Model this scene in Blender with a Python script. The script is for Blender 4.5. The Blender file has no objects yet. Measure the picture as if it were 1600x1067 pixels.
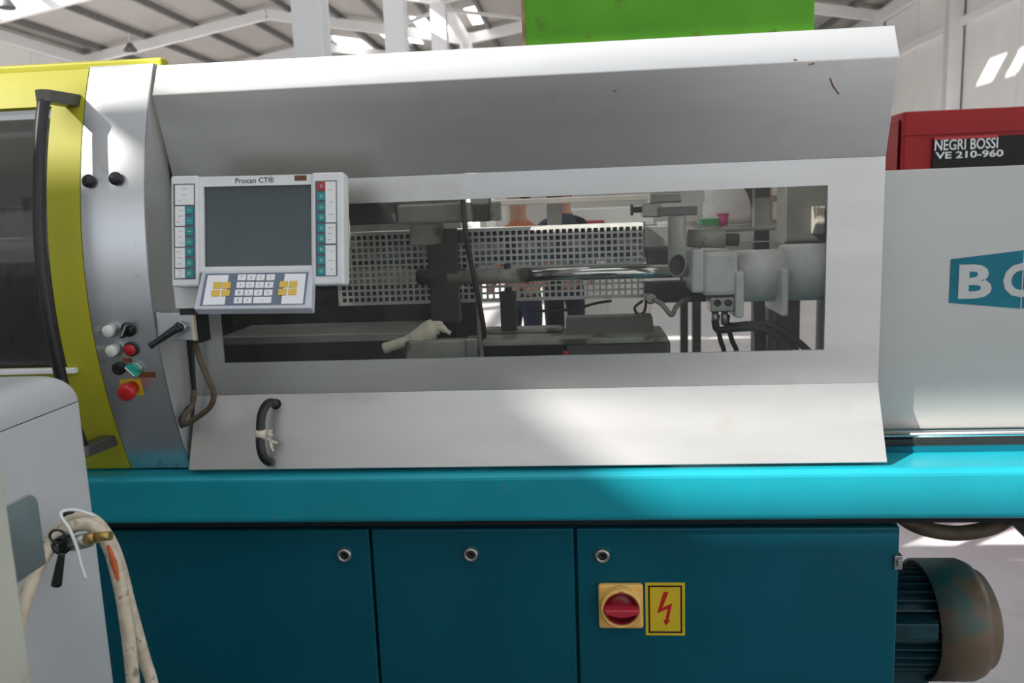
import bpy, bmesh, math, random
from mathutils import Vector as V, Matrix, Quaternion
random.seed(7)
S = bpy.context.scene
COL = S.collection
R = math.radians
PI = math.pi

# ------------------------------------------------------------------ camera
F_PX = 1290.0
EYE = V((0, 0, 1.55))
PITCH, YAW, ROLL = R(-9.2), R(-4.87), R(-2.16)
FWD = V((math.sin(YAW)*math.cos(PITCH), math.cos(YAW)*math.cos(PITCH), math.sin(PITCH)))
_rt = V((math.cos(YAW), -math.sin(YAW), 0)); _up = _rt.cross(FWD)
RT = _rt*math.cos(ROLL) + _up*math.sin(ROLL)
UP = -_rt*math.sin(ROLL) + _up*math.cos(ROLL)
cam = bpy.data.cameras.new('camera'); cam_o = bpy.data.objects.new('camera', cam); COL.objects.link(cam_o)
cam.sensor_width = 36; cam.lens = F_PX/1600*36; cam.clip_end = 300; cam.clip_start = 0.02
m = Matrix((RT, UP, -FWD)).transposed().to_4x4(); m.translation = EYE
cam_o.matrix_world = m
cam.dof.use_dof = True; cam.dof.focus_distance = 1.66; cam.dof.aperture_fstop = 6.3
S.camera = cam_o

# ------------------------------------------------------------------ light
w = bpy.data.worlds.new('world'); S.world = w; w.use_nodes = True
bg = w.node_tree.nodes['Background']; bg.inputs[0].default_value = (0.90, 0.95, 1.0, 1); bg.inputs[1].default_value = 0.88
SUN_DIR = V((0.68, 0.50, -0.53)).normalized()
sl = bpy.data.lights.new('sun', 'SUN'); sl.energy = 8.5; sl.angle = R(0.6); sl.color = (1.0, 0.94, 0.86)
so = bpy.data.objects.new('sun', sl); COL.objects.link(so); so.location = (-6, -5, 9)
so.rotation_euler = SUN_DIR.to_track_quat('-Z', 'Y').to_euler()
S.view_settings.view_transform = 'Standard'; S.view_settings.look = 'None'
S.view_settings.gamma = 1; S.view_settings.use_curve_mapping = False
S.view_settings.exposure = 0.55
S.cycles.use_denoising = True
S.cycles.max_bounces = 8

# ------------------------------------------------------------------ measuring helpers (photo pixel -> place on a known plane)
def ray(px, py): return RT*((px-800)/F_PX) - UP*((py-533.5)/F_PX) + FWD
def at(px, py, y):
    d = ray(px, py); return EYE + d*(y/d.y)
def atx(px, py, x):
    d = ray(px, py); return EYE + d*(x/d.x)
def atz(px, py, z):
    d = ray(px, py); return EYE + d*((z-EYE.z)/d.z)
def door_y(z): return 1.581 + 0.53*(z-1.425)**2
def atd(px, py, off=0):
    y = 1.6
    for _ in range(20): y = door_y(at(px, py, y).z) - off
    return at(px, py, y)

# ------------------------------------------------------------------ materials
MATS = {}
def mat(name, col, rough=0.5, metal=0.0, var=0.12, scale=8, bump=0.0, bscale=200, stretch=(1,1,1), spec=.5, emit=0, coat=0, stain=None):
    if name in MATS: return MATS[name]
    M = bpy.data.materials.new(name); M.use_nodes = True; t = M.node_tree; N = t.nodes; L = t.links
    b = N['Principled BSDF']
    b.inputs['Roughness'].default_value = rough; b.inputs['Metallic'].default_value = metal
    b.inputs['Specular IOR Level'].default_value = spec
    if coat: b.inputs['Coat Weight'].default_value = coat; b.inputs['Coat Roughness'].default_value = 0.15
    tc = N.new('ShaderNodeTexCoord'); mp = N.new('ShaderNodeMapping'); mp.inputs['Scale'].default_value = stretch
    L.new(tc.outputs['Object'], mp.inputs[0])
    no = N.new('ShaderNodeTexNoise'); no.inputs['Scale'].default_value = scale; no.inputs['Detail'].default_value = 5
    L.new(mp.outputs[0], no.inputs[0])
    rp = N.new('ShaderNodeValToRGB')
    c0 = [max(0, c*(1-var)) for c in col]; c1 = [min(1, c*(1+var)) for c in col]
    rp.color_ramp.elements[0].position = 0.3; rp.color_ramp.elements[1].position = 0.7
    rp.color_ramp.elements[0].color = (*c0, 1); rp.color_ramp.elements[1].color = (*c1, 1)
    L.new(no.outputs[0], rp.inputs[0]); out = rp.outputs[0]
    if stain:
        scol, sscale, thr = stain
        n2 = N.new('ShaderNodeTexNoise'); n2.inputs['Scale'].default_value = sscale; n2.inputs['Detail'].default_value = 6
        L.new(tc.outputs['Object'], n2.inputs[0])
        r2 = N.new('ShaderNodeValToRGB'); r2.color_ramp.elements[0].position = thr; r2.color_ramp.elements[1].position = thr+0.08
        L.new(n2.outputs[0], r2.inputs[0])
        mx = N.new('ShaderNodeMixRGB'); L.new(r2.outputs[0], mx.inputs[0]); L.new(out, mx.inputs[1]); mx.inputs[2].default_value = (*scol, 1); out = mx.outputs[0]
    L.new(out, b.inputs['Base Color'])
    if bump:
        n3 = N.new('ShaderNodeTexNoise'); n3.inputs['Scale'].default_value = bscale; n3.inputs['Detail'].default_value = 3
        L.new(mp.outputs[0], n3.inputs[0])
        bp = N.new('ShaderNodeBump'); bp.inputs['Strength'].default_value = bump; bp.inputs['Distance'].default_value = 0.002
        L.new(n3.outputs[0], bp.inputs['Height']); L.new(bp.outputs[0], b.inputs['Normal'])
    if emit:
        b.inputs['Emission Color'].default_value = (*col, 1); b.inputs['Emission Strength'].default_value = emit
    MATS[name] = M; return M
def pane(name, tint, gloss_rough=0.05, f=0.10, haze=0.0):
    M = bpy.data.materials.new(name); M.use_nodes = True; t = M.node_tree; N = t.nodes; L = t.links
    N.remove(N['Principled BSDF']); o = N['Material Output']
    tr = N.new('ShaderNodeBsdfTransparent'); tr.inputs[0].default_value = (*tint, 1)
    gl = N.new('ShaderNodeBsdfGlossy'); gl.inputs['Roughness'].default_value = gloss_rough
    lw = N.new('ShaderNodeFresnel'); lw.inputs[0].default_value = 1.0 + f*4.5
    a = N.new('ShaderNodeMixShader'); ge = N.new('ShaderNodeNewGeometry'); inv = N.new('ShaderNodeMath'); inv.operation = 'SUBTRACT'; inv.inputs[0].default_value = 1.0; L.new(ge.outputs['Backfacing'], inv.inputs[1])
    mu = N.new('ShaderNodeMath'); mu.operation = 'MULTIPLY'; L.new(lw.outputs[0], mu.inputs[0]); L.new(inv.outputs[0], mu.inputs[1]); L.new(mu.outputs[0], a.inputs[0]); L.new(tr.outputs[0], a.inputs[1]); L.new(gl.outputs[0], a.inputs[2])
    if haze:
        df = N.new('ShaderNodeBsdfDiffuse'); df.inputs[0].default_value = (.6, .6, .58, 1)
        b = N.new('ShaderNodeMixShader'); b.inputs[0].default_value = haze
        L.new(a.outputs[0], b.inputs[1]); L.new(df.outputs[0], b.inputs[2]); a = b
    L.new(a.outputs[0], o.inputs[0]); MATS[name] = M; return M

SILVER = mat('silver_paint', (.59, .59, .59), .37, .84, .05, 3, stretch=(1, 4, 6), stain=((.57, .565, .55), 9, .60))
SILVER2 = mat('silver_panel', (.64, .66, .69), .32, .9, .05, 5, stain=((.40, .40, .40), 14, .66))
COVER = mat('cover_paint', (.47, .475, .46), .45, .35, .05, 3, stain=((.42, .41, .38), 7, .62))
YELLOW = mat('lime_paint', (.41, .395, .026), .45, 0, .06, 5, spec=.3)
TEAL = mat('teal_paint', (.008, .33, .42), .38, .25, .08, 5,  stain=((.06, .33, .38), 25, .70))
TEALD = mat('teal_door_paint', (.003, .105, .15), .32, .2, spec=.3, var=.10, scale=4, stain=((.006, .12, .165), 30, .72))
BLACK = mat('black_plastic', (.012, .012, .013), .4, 0, .2, 30)
BLACKM = mat('black_steel', (.02, .02, .02), .45, .3, .2, 30)
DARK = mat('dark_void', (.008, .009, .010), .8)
CHROME = mat('chrome', (.75, .75, .76), .15, 1.0, .05, 20)
STEEL = mat('bare_steel', (.42, .42, .41), .35, .9, .1, 20)
CASTG = mat('grey_cast_paint', (.66, .67, .67), .45, 0, .08, 30, bump=.8, bscale=120)
OLDG = mat('oily_grey_paint', (.27, .27, .245), .5, .1, .25, 15, stain=((.06, .055, .045), 12, .55))
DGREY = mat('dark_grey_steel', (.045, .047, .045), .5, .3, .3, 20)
MESHG = mat('guard_galvanised', (.55, .56, .56), .45, .3, .1, 30)
TERM = mat('terminal_plastic', (.72, .73, .73), .45, 0, .04, 20)
TERML = mat('terminal_label_film', (.80, .80, .80), .5, 0, .03, 20)
TERMD = mat('terminal_dark_film', (.10, .12, .135), .45, 0, .05, 20)
SLATE = mat('keypad_slate_film', (.13, .17, .23), .45, 0, .05, 20)
SCREEN = mat('lcd_glass', (.045, .062, .068), .18, 0, .08, 12)
KTEAL = mat('key_teal', (.01, .25, .27), .4, 0, .05, 30)
KYEL = mat('key_yellow', (.72, .48, .07), .45, 0, .05, 30)
KWHT = mat('key_white', (.82, .82, .86), .45, 0, .03, 30)
KRED = mat('key_red', (.45, .02, .03), .4, 0, .05, 30)
PRINT = mat('dark_print', (.05, .05, .06), .6)
PRINTW = mat('white_print', (.75, .78, .78), .6)
PRINTG = mat('grey_print', (.32, .33, .36), .6)
CREAM = mat('cream_plastic', (.62, .56, .42), .5, 0, .12, 30)
WHITEB = mat('white_button', (.68, .70, .64), .35, 0, .04, 30)
RED = mat('red_button', (.50, .015, .02), .35, 0, .05, 30)
GREENB = mat('green_button', (.01, .30, .20), .35, 0, .08, 30)
SIGNY = mat('sign_yellow', (.66, .47, .02), .5, 0, .06, 30)
BROWN = mat('brown_tag', (.18, .07, .02), .6, 0, .4, 60)
SWY = mat('switch_yellow', (.88, .52, .14), .4, 0, .06, 30)
SWR = mat('switch_red', (.28, .015, .02), .3, 0, .1, 30)
HOSEB = mat('brown_hose', (.10, .07, .045), .6, 0, .3, 40)
HOSEC = mat('cream_hose', (.58, .50, .38), .6, 0, .25, 60, stain=((.30, .24, .17), 60, .60))
RUSTR = mat('red_oxide', (.55, .11, .03), .7, 0, .3, 60)
TAPE = mat('masking_tape', (.70, .62, .52), .7, 0, .1, 60)
BRASS = mat('brass', (.45, .30, .10), .35, .9, .2, 40)
LGREY = mat('light_grey_enamel', (.47, .48, .49), .4, 0, .04, 6)
CREAMP = mat('cream_enamel', (.50, .50, .42), .45, 0, .06, 10, stain=((.40, .36, .27), 18, .68))
CONC = mat('concrete', (.60, .58, .60), .7, 0, .10, 1.2, bump=.3, bscale=30, stain=((.50, .48, .50), 2.5, .60))
WALLW = mat('white_wall_sheet', (.84, .84, .81), .5, 0, .05, 1)
STEELW = mat('white_steelwork', (.82, .82, .82), .45, 0, .03, 2)
ROOFM = mat('roof_sheet', (.44, .425, .39), .6, 0, .06, 1)
PURL = mat('galvanised_purlin', (.20, .20, .20), .5, .3, .1, 4)
GLOWS = mat('roof_light_sheet', (1, 1, 1), .5, 0, 0, 1, emit=2.6)
GREENP = mat('green_machine_paint', (.10, .36, .02), .55, 0, .10, 6, spec=.25, stain=((.13, .045, .02), 7, .60))
REDM = mat('red_machine_paint', (.33, .015, .018), .45, 0, .05, 4, spec=.25)
SMOKE = pane('smoked_door_pane', (.26, .26, .27), .06, .12, .06)
CLEAR = pane('clear_guard_pane', (.92, .92, .90), .04, .10, .02)
COWL = mat('motor_cowl_paint', (.03, .135, .135), .5, .1, .15, 8, stain=((.17, .12, .075), 4, .40))
FIN = mat('motor_fin_paint', (.006, .05, .065), .5, .2, .3, 20)
NAVY = mat('navy_cotton', (.012, .018, .05), .9)
SKIN = mat('skin', (.42, .22, .14), .6)
ORANGE = mat('orange_cotton', (.50, .14, .04), .9)
PINK = mat('pink_plastic', (.55, .05, .20), .5)
CRATE = mat('green_crate_plastic', (.05, .35, .12), .5)
CARD = mat('cardboard', (.40, .28, .17), .8)
BAGW = mat('white_bag', (.75, .74, .72), .7, 0, .1, 12, bump=1, bscale=20)
RUBBER = mat('black_rubber', (.01, .01, .01), .55)

# ------------------------------------------------------------------ mesh building
class MB:
    def __init__(s): s.v = []; s.f = []; s.sm = []; s.mi = []; s.cur = 0
    def add(s, vs, fs, smooth=False):
        o = len(s.v); s.v += [tuple(v) for v in vs]
        for f in fs: s.f.append([i+o for i in f]); s.sm.append(smooth); s.mi.append(s.cur)
        return s
    def box(s, x0, x1, y0, y1, z0, z1):
        x0, x1 = min(x0, x1), max(x0, x1); y0, y1 = min(y0, y1), max(y0, y1); z0, z1 = min(z0, z1), max(z0, z1)
        v = [(x, y, z) for z in (z0, z1) for y in (y0, y1) for x in (x0, x1)]
        return s.add(v, [(0,2,3,1), (4,5,7,6), (0,1,5,4), (2,6,7,3), (0,4,6,2), (1,3,7,5)])
    def obox(s, c, ax, ay, az):          # oriented box: centre and three half-axis vectors
        c, ax, ay, az = V(c), V(ax), V(ay), V(az)
        v = [c + ax*i + ay*j + az*k for k in (-1, 1) for j in (-1, 1) for i in (-1, 1)]
        return s.add(v, [(0,2,3,1), (4,5,7,6), (0,1,5,4), (2,6,7,3), (0,4,6,2), (1,3,7,5)])
    def prism(s, poly, ext, smooth=False):
        poly = [V(p) for p in poly]; ext = V(ext); n = len(poly)
        nr = V((0, 0, 0))
        for i in range(n): nr += poly[i].cross(poly[(i+1) % n])
        if nr.dot(ext) > 0: poly = poly[::-1]
        s.add(poly + [p+ext for p in poly], [list(range(n)), list(range(2*n-1, n-1, -1))])
        o = len(s.v) - 2*n
        for i in range(n):
            j = (i+1) % n; s.f.append([o+j, o+i, o+i+n, o+j+n]); s.sm.append(smooth); s.mi.append(s.cur)
        return s
    def rings(s, rings, cap=True, smooth=True):
        n = len(rings[0]); vs = [p for r in rings for p in r]; fs = []
        for k in range(len(rings)-1):
            for i in range(n):
                j = (i+1) % n; fs.append((k*n+i, k*n+j, (k+1)*n+j, (k+1)*n+i))
        s.add(vs, fs, smooth)
        if cap:
            o = len(s.v)-len(vs)
            s.f.append([o+i for i in range(n-1, -1, -1)]); s.sm.append(False); s.mi.append(s.cur)
            e = o+(len(rings)-1)*n; s.f.append([e+i for i in range(n)]); s.sm.append(False); s.mi.append(s.cur)
        return s
    def lathe(s, p, axis, prof, n=24, cap=True):   # prof: list of (distance along axis, radius)
        p, a = V(p), V(axis).normalized(); u = a.orthogonal().normalized(); w_ = a.cross(u)
        return s.rings([[p + a*d + (u*math.cos(2*PI*i/n) + w_*math.sin(2*PI*i/n))*max(r, 1e-5) for i in range(n)] for d, r in prof], cap)
    def cyl(s, a, b, r, r2=None, n=20):
        a, b = V(a), V(b); return s.lathe(a, b-a, [(0, r), ((b-a).length, r if r2 is None else r2)], n)
    def tube(s, pts, r, n=10, sub=6):
        pts = [V(p) for p in pts]
        if sub > 1:                      # Catmull-Rom
            q = [pts[0]*2-pts[1]] + pts + [pts[-1]*2-pts[-2]]; o = []
            for i in range(1, len(q)-2):
                for k in range(sub):
                    t = k/sub; a, b, c, d = q[i-1], q[i], q[i+1], q[i+2]
                    o.append(.5*((2*b) + (c-a)*t + (2*a-5*b+4*c-d)*t*t + (3*b-a-3*c+d)*t**3))
            pts = o + [pts[-1]]
        rs = []; u = None
        for i, p in enumerate(pts):
            d = (pts[min(i+1, len(pts)-1)] - pts[max(i-1, 0)]).normalized()
            u = d.orthogonal().normalized() if u is None else (u - d*u.dot(d)).normalized()
            w_ = d.cross(u); rr = r(i/(len(pts)-1)) if callable(r) else r
            rs.append([p + (u*math.cos(2*PI*k/n) + w_*math.sin(2*PI*k/n))*rr for k in range(n)])
        return s.rings(rs)
    def dome(s, c, axis, r, h, n=20):
        return s.lathe(c, axis, [(h*math.sin(k/6*PI/2), r*math.cos(k/6*PI/2)) for k in range(7)], n)
    def mesh(s, name, mats):
        me = bpy.data.meshes.new(name); me.from_pydata(s.v, [], s.f)
        for mm in (mats if isinstance(mats, (list, tuple)) else [mats]): me.materials.append(mm)
        me.polygons.foreach_set('use_smooth', s.sm); me.polygons.foreach_set('material_index', s.mi); me.update()
        return me

WM = {}
def thing(name, label, cat, loc=(0, 0, 0), group=None, kind=None):
    o = bpy.data.objects.new(name, None); COL.objects.link(o); o.location = loc; o.empty_display_size = .05
    WM[o.name] = Matrix.Translation(V(loc))
    o['label'] = label
    if kind: o['kind'] = kind
    else: o['category'] = cat
    if group: o['group'] = group
    return o
def link(name, me, parent=None, matrix=None, bevel=0, seg=2, label=None):
    o = bpy.data.objects.new(name, me); COL.objects.link(o)
    mw = matrix or Matrix.Identity(4)
    if parent is not None:
        o.parent = parent; o.matrix_parent_inverse = WM[parent.name].inverted()
    o.matrix_basis = mw; WM[o.name] = mw
    if bevel:
        b = o.modifiers.new('bevel', 'BEVEL'); b.width = bevel; b.segments = seg; b.limit_method = 'ANGLE'; b.angle_limit = R(40)
    if label: o['label'] = label
    return o
def part(name, mb, mats, parent, bevel=0, label=None, seg=2, matrix=None):
    return link(name, mb.mesh(name, mats), parent, matrix, bevel, seg, label)
def solo(name, mb, mats, label, cat, bevel=0, group=None, kind=None, seg=2):
    o = link(name, mb.mesh(name, mats), None, None, bevel, seg); o['label'] = label
    if kind: o['kind'] = kind
    else: o['category'] = cat
    if group: o['group'] = group
    return o
def text_mb(txt, size, bold=0.0, depth=0.0006, xs=1.0):
    c = bpy.data.curves.new('t', 'FONT'); c.body = txt; c.size = size; c.extrude = depth/2; c.offset = bold*size; c.resolution_u = 3
    c.align_x = 'LEFT'
    o = bpy.data.objects.new('t', c); COL.objects.link(o)
    me = bpy.data.meshes.new_from_object(o.evaluated_get(bpy.context.evaluated_depsgraph_get()))
    mb = MB(); mb.add([(v.co.x*xs, v.co.y, v.co.z) for v in me.vertices], [list(p.vertices) for p in me.polygons])
    bpy.data.objects.remove(o); bpy.data.curves.remove(c); bpy.data.meshes.remove(me)
    return mb
def fit_text(txt, x0, x1, z0, z1, y, bold=0.0, depth=.0008):  # text standing in the XZ plane, filling a rectangle
    mb = text_mb(txt, 1.0, bold, depth)
    ax = [v[0] for v in mb.v]; ay = [v[1] for v in mb.v]
    sx = (x1-x0)/(max(ax)-min(ax)); sy = (z1-z0)/(max(ay)-min(ay)); mx, my = min(ax), min(ay)
    mb.v = [(x0+(v[0]-mx)*sx, y - v[2], z0+(v[1]-my)*sy) for v in mb.v]
    return mb

# ================================================================== THE HALL
XL, XV, XR = -11.9, -2.5, 6.9
ZE, ZR = 5.68, 6.5
FRAMES = [8.1 + 3.95*k for k in range(0, 6)]
YB = FRAMES[-1] + 1.2
o = solo('floor', MB().box(-16, 16, -9, YB+.2, -.1, 0), CONC, 'grey concrete hall floor', None, kind='structure')
def struct(name, mb, m_, label, bevel=0): return solo(name, mb, m_, label, None, bevel, kind='structure')
struct('floor_dark_slab', MB().box(-9, 3.2, -1.25, 1.58, 0, .004), mat('dark_slab_grey', (.15, .155, .16), .5), 'unseen dark grey slab added to darken the floor in front of the machine')  # added dark floor area, cuts the bounce light onto the hood
wr = struct('wall_right', MB().box(XR, XR+.15, 3, YB, 0, ZE+.2), WALLW, 'white sheet side wall behind the red machine')
wl = struct('wall_left', MB().box(XL-.15, XL, -8, YB, 0, 1.8).box(XL-.15, XL, -8, YB, 4.4, ZE+.2).box(XL-.15, XL, -8, 4, 1.8, 4.4).box(XL-.15, XL, 26, YB, 1.8, 4.4), WALLW, 'white sheet side wall at the far left')  # open band added out of view to bring daylight into the hall
wb = struct('wall_back', MB().box(XL-.15, XR+.15, YB, YB+.15, 0, ZR), WALLW, 'white sheet end wall of the hall')
for k in range(14):      # wall sheets have standing seams
    y = 4 + k*2.0
    part('wall_seam', MB().box(XR-.012, XR, y, y+.04, 0, ZE), STEELW, wr)
    part('wall_seam', MB().box(XL, XL+.012, y, y+.04, 0, ZE), STEELW, wl)
def roof_z(x):
    for a, r_, b in ((XL, (XL+XV)/2, XV), (XV, (XV+XR)/2, XR)):
        if a <= x <= r_: return ZE + (ZR-ZE)*(x-a)/(r_-a)
        if r_ <= x <= b: return ZR - (ZR-ZE)*(x-r_)/(b-r_)
    return ZE
def sheet_with_holes(xs, ys, holes, zf, th=.05):
    # sheet roofing cut into cells; cells inside an added opening are left open
    X = sorted(set(list(xs) + [h[0] for h in holes if xs[0] < h[0] < xs[-1]] + [h[1] for h in holes if xs[0] < h[1] < xs[-1]]))
    Y = sorted(set(list(ys) + [h[2] for h in holes if ys[0] < h[2] < ys[-1]] + [h[3] for h in holes if ys[0] < h[3] < ys[-1]]))
    mb = MB()
    for i in range(len(X)-1):
        for j in range(len(Y)-1):
            cx, cy = (X[i]+X[i+1])/2, (Y[j]+Y[j+1])/2
            if any(h[0] < cx < h[1] and h[2] < cy < h[3] for h in holes): continue
            a, b = X[i], X[i+1]; za, zb = zf(a), zf(b)
            v = [(a, Y[j], za), (b, Y[j], zb), (b, Y[j+1], zb), (a, Y[j+1], za)]
            v += [(p[0], p[1], p[2]+th) for p in v]
            mb.add(v, [(0,3,2,1), (4,5,6,7), (0,1,5,4), (1,2,6,5), (2,3,7,6), (3,0,4,7)])
    return mb
hs = atx(1568, 126, XR-.02); hz_ = 6.0
hc = (hs.x - 1.283*(hz_-hs.z), hs.y - .943*(hz_-hs.z))  # centre of an added opening that throws a sun patch on the side wall
ceil = struct('ceiling', sheet_with_holes([XL, (XL+XV)/2, XV, (XV+XR)/2, XR], [3.5, YB], [(-11.6, -7.4, 3.8, 16.3), (-4.2, -2.8, 3.8, 16.3), (-2.2, 1.6, 3.8, 15.0), (hc[0]-.45, hc[0]+.45, hc[1]-.7, hc[1]+.7)], roof_z), ROOFM, 'grey sheet roof of the hall')  # openings added above the view to brighten the hall
FZ = 6.2
wf_ = struct('wall_front', MB().box(XL-.15, XR+.15, -6.65, -6.5, 0, 2.0).box(XL-.15, XR+.15, -6.65, -6.5, 4.5, 6.3).box(XL-.15, -9.6, -6.65, -6.5, 2.0, 4.5).box(6.4, XR+.15, -6.65, -6.5, 2.0, 4.5), WALLW, 'unseen white sheet front wall of the hall with a window band added for daylight')  # window band added behind the camera as a bright strip for the metal
for k in range(8): part('mullion', MB().box(-9.6+2*(k+1)-.04, -9.6+2*(k+1)+.04, -6.62, -6.52, 2.0, 4.5), STEELW, wf_)
om = thing('added_machine_block', 'unseen low dark machine block added to darken reflections in the silver hood', 'machine', (-2, -2, 0))  # added behind the camera; its dark faces keep low reflections dark
part('added_block_base', MB().box(-5.5, .9, -2.7, -1.3, 0, .95), mat('added_block_dark', (.07, .075, .08), .5), om, .02)
part('added_block_top', MB().box(-3.6, .3, -2.6, -1.45, .95, 1.42), mat('added_block_top_dark', (.12, .12, .125), .45), om, .04)
holes = [(-3.2, 4.2, -4.2, 1.2), (-7.9, -6.70, -2.72, -2.53), (-7.9, -6.45, -2.53, -2.05), (-6.45, -4.4, -2.53, -2.05), (-6.66, -4.7, -3.38, -3.055)]  # openings placed to aim the sun patches and let in top light
front = struct('ceiling_front_bay', sheet_with_holes([XL, XR], [-6.5, 3.5], holes, lambda x: FZ), ROOFM, 'unseen flat roof over the front bay with openings shaped for the sun patches')
for hx0, hx1, hy0, hy1, tnt in ((-7.9, -6.70, -2.72, -2.53, .62), (-7.9, -6.45, -2.53, -2.05, .68)):
    part('sun_dimming_pane', MB().box(hx0, hx1, hy0, hy1, FZ+.01, FZ+.02), pane('sun_dimming_pane', (tnt,)*3, .3, .1), front)  # tinted pane added to weaken the sun patch on the door
# purlins (run along the hall) and rafters, each a child of the roof
for xa, xb in ((XL, (XL+XV)/2), ((XL+XV)/2, XV), (XV, (XV+XR)/2), ((XV+XR)/2, XR)):
    for k in range(4):
        x = xa + (xb-xa)*(k+.45)/4; z = roof_z(x)
        part('purlin', MB().box(x-.035, x+.035, 3.5, YB, z-.14, z), PURL, ceil)
def beam_between(a, b, wx, h):
    a, b = V(a), V(b); d = (b-a)/2; ax = d.normalized(); side = ax.cross(V((0, 0, 1))).normalized(); upv = side.cross(ax)
    return MB().obox((a+b)/2, d, side*wx/2, upv*h/2)
for y in FRAMES:
    for xa, xb in ((XL, (XL+XV)/2), ((XL+XV)/2, XV), (XV, (XV+XR)/2), ((XV+XR)/2, XR)):
        part('rafter', beam_between((xa, y, roof_z(xa)-.24), (xb, y, roof_z(xb)-.24), .14, .22), STEELW, ceil)
for x in (XL+.1, XV, XR-.1):
    part('eaves_beam', MB().box(x-.08, x+.08, 3.5, YB, ZE-.36, ZE-.14), STEELW, ceil)
def column(x, y, label, grp, wid=.28):
    mb = MB(); h = wid/2
    mb.box(x-h, x+h, y-h, y-h+.02, 0, ZE-.15); mb.box(x-h, x+h, y+h-.02, y+h, 0, ZE-.15); mb.box(x-.012, x+.012, y-h+.02, y+h-.02, 0, ZE-.15)
    t = thing('steel_column', label, 'column', (x, y, 0), grp)
    part('column_shaft', mb, STEELW, t); part('base_plate', MB().box(x-h-.06, x+h+.06, y-h-.06, y+h+.06, 0, .025), STEELW, t)
    part('cap_plate', MB().box(x-h-.02, x+h+.02, y-h-.02, y+h+.02, ZE-.15, ZE-.12), STEELW, t)
for k, y in enumerate(FRAMES):
    column(XV, y, 'white steel column in the row down the middle of the hall', 'columns of the middle row')
    if y > 9: column(XR-.16, y, 'white steel column standing against the right hand side wall', 'columns along the right wall', .24)
    if y > 14: column(XL+.16, y, 'white steel column standing against the left hand side wall', 'columns along the left wall', .24)
    if k < len(FRAMES)-1:
        y2 = FRAMES[k+1]
        solo('roof_brace', beam_between((XV, y+.2, ZE-.4), (XV+1.6, y2-.2, roof_z(XV+1.6)-.2), .06, .06), STEELW, 'thin white diagonal brace rising from the middle columns to the roof', 'brace', group='diagonal braces under the roof')
        solo('roof_brace', beam_between((XV, y+.2, ZE-.4), (XV-1.6, y2-.2, roof_z(XV-1.6)-.2), .06, .06), STEELW, 'thin white diagonal brace rising from the middle columns to the roof', 'brace', group='diagonal braces under the roof')
for z, n in ((4.5, 'upper'), (2.3, 'lower')):
    part('wall_girt', MB().box(XR-.10, XR, 3, YB, z-.07, z+.07), STEELW, wr)
# glowing roof lights seen beyond the columns
for px, py, hw in ((550, 68, .45), (622, 55, .5), (677, 42, .4), (729, 29, .35)):
    d = ray(px, py); lo, hi = 5, 60
    for _ in range(40):
        mid = (lo+hi)/2; p = at(px, py, mid)
        if p.z < roof_z(max(XL, min(XR, p.x)))-.02: lo = mid
        else: hi = mid
    p = at(px, py, lo); z0, z1 = roof_z(p.x-hw)-.03, roof_z(p.x+hw)-.03
    mb = MB().prism([(p.x-hw, p.y-.8, z0), (p.x+hw, p.y-.8, z1), (p.x+hw, p.y+.8, z1), (p.x-hw, p.y+.8, z0)], (0, 0, .02))
    part('roof_light', mb, GLOWS, ceil, label='glowing translucent roof light')
# high bay lamps (off)
for px, py, lab in ((11, 13, 'dark round high bay lamp hanging near the left eaves beam'), (204, 80, 'small dark high bay lamp hanging behind the left rafter')):
    lo, hi = 5, 60
    for _ in range(40):
        mid = (lo+hi)/2; p = at(px, py, mid)
        if p.z < roof_z(max(XL, min(XR, p.x)))-.55: lo = mid
        else: hi = mid
    p = at(px, py, lo); t = thing('high_bay_lamp', lab, 'lamp', p)
    r = .15
    part('lamp_bell', MB().lathe(p+V((0, 0, .12)), (0, 0, -1), [(-.06, .05), (0, .08), (.08, r*.95), (.12, r)], 24), PURL, t)
    part('lamp_lens', MB().lathe(p, (0, 0, -1), [(-.003, r*.94), (.012, r*.85)], 24), BLACKM, t)
    part('lamp_rod', MB().cyl(p+V((0, 0, .17)), (p.x, p.y, roof_z(max(XL+.1, p.x))), .012, n=8), STEELW, t)
# background machines and goods
Y = 3.9
a = at(1412, 170, Y); b = at(1600, 165, Y); xl = a.x; zt = 1.905; zb = 0
t = thing('red_moulding_machine', 'red machine with white lettering behind the grey end cover', 'machine', (xl+1, Y+.6, 0))
xs = at(1386, 182, Y+.25).x
part('body', MB().prism([(xl, Y, .0), (xl, Y, zt), (xl+2.4, Y, zt), (xl+2.4, Y, .0)], (0, 1.2, 0)), REDM, t, .012)
part('chamfer_panel', MB().prism([(xl-.012, Y+.02, .9), (xs, Y+.25, .9), (xs, Y+.9, .9), (xl-.012, Y+.9, .9)], (0, 0, zt-.03-.9)), REDM, t, .004)
zl = at(1500, 206, Y).z
part('crease_bead', MB().box(xl, xl+2.4, Y-.008, Y+.002, zl-.006, zl+.006), REDM, t)
q = at(1457, 218, Y)
bw = part('black_window', MB().box(q.x, xl+2.35, Y-.012, Y-.004, 1.2, q.z+.004), mat('black_glass', (.010, .009, .007), .3, 0, .3, 3, spec=.2), t)
part('red_edge', MB().box(q.x, at(1556, 216, Y).x, Y-.018, Y-.012, q.z-.004, q.z+.008), KRED, t)
p0, p1 = at(1458, 236, Y), at(1557, 217, Y)
part('lettering', fit_text('NEGRI BOSSI', p0.x, p1.x, p0.z, at(1458, 219, Y).z, Y-.016, .012), PRINTW, t)
p0, p1 = at(1459, 249, Y), at(1565, 236, Y)
part('lettering', fit_text('VE 210-960', p0.x, p1.x, p0.z, at(1459, 238, Y).z, Y-.016, .02), PRINTW, t)
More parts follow.
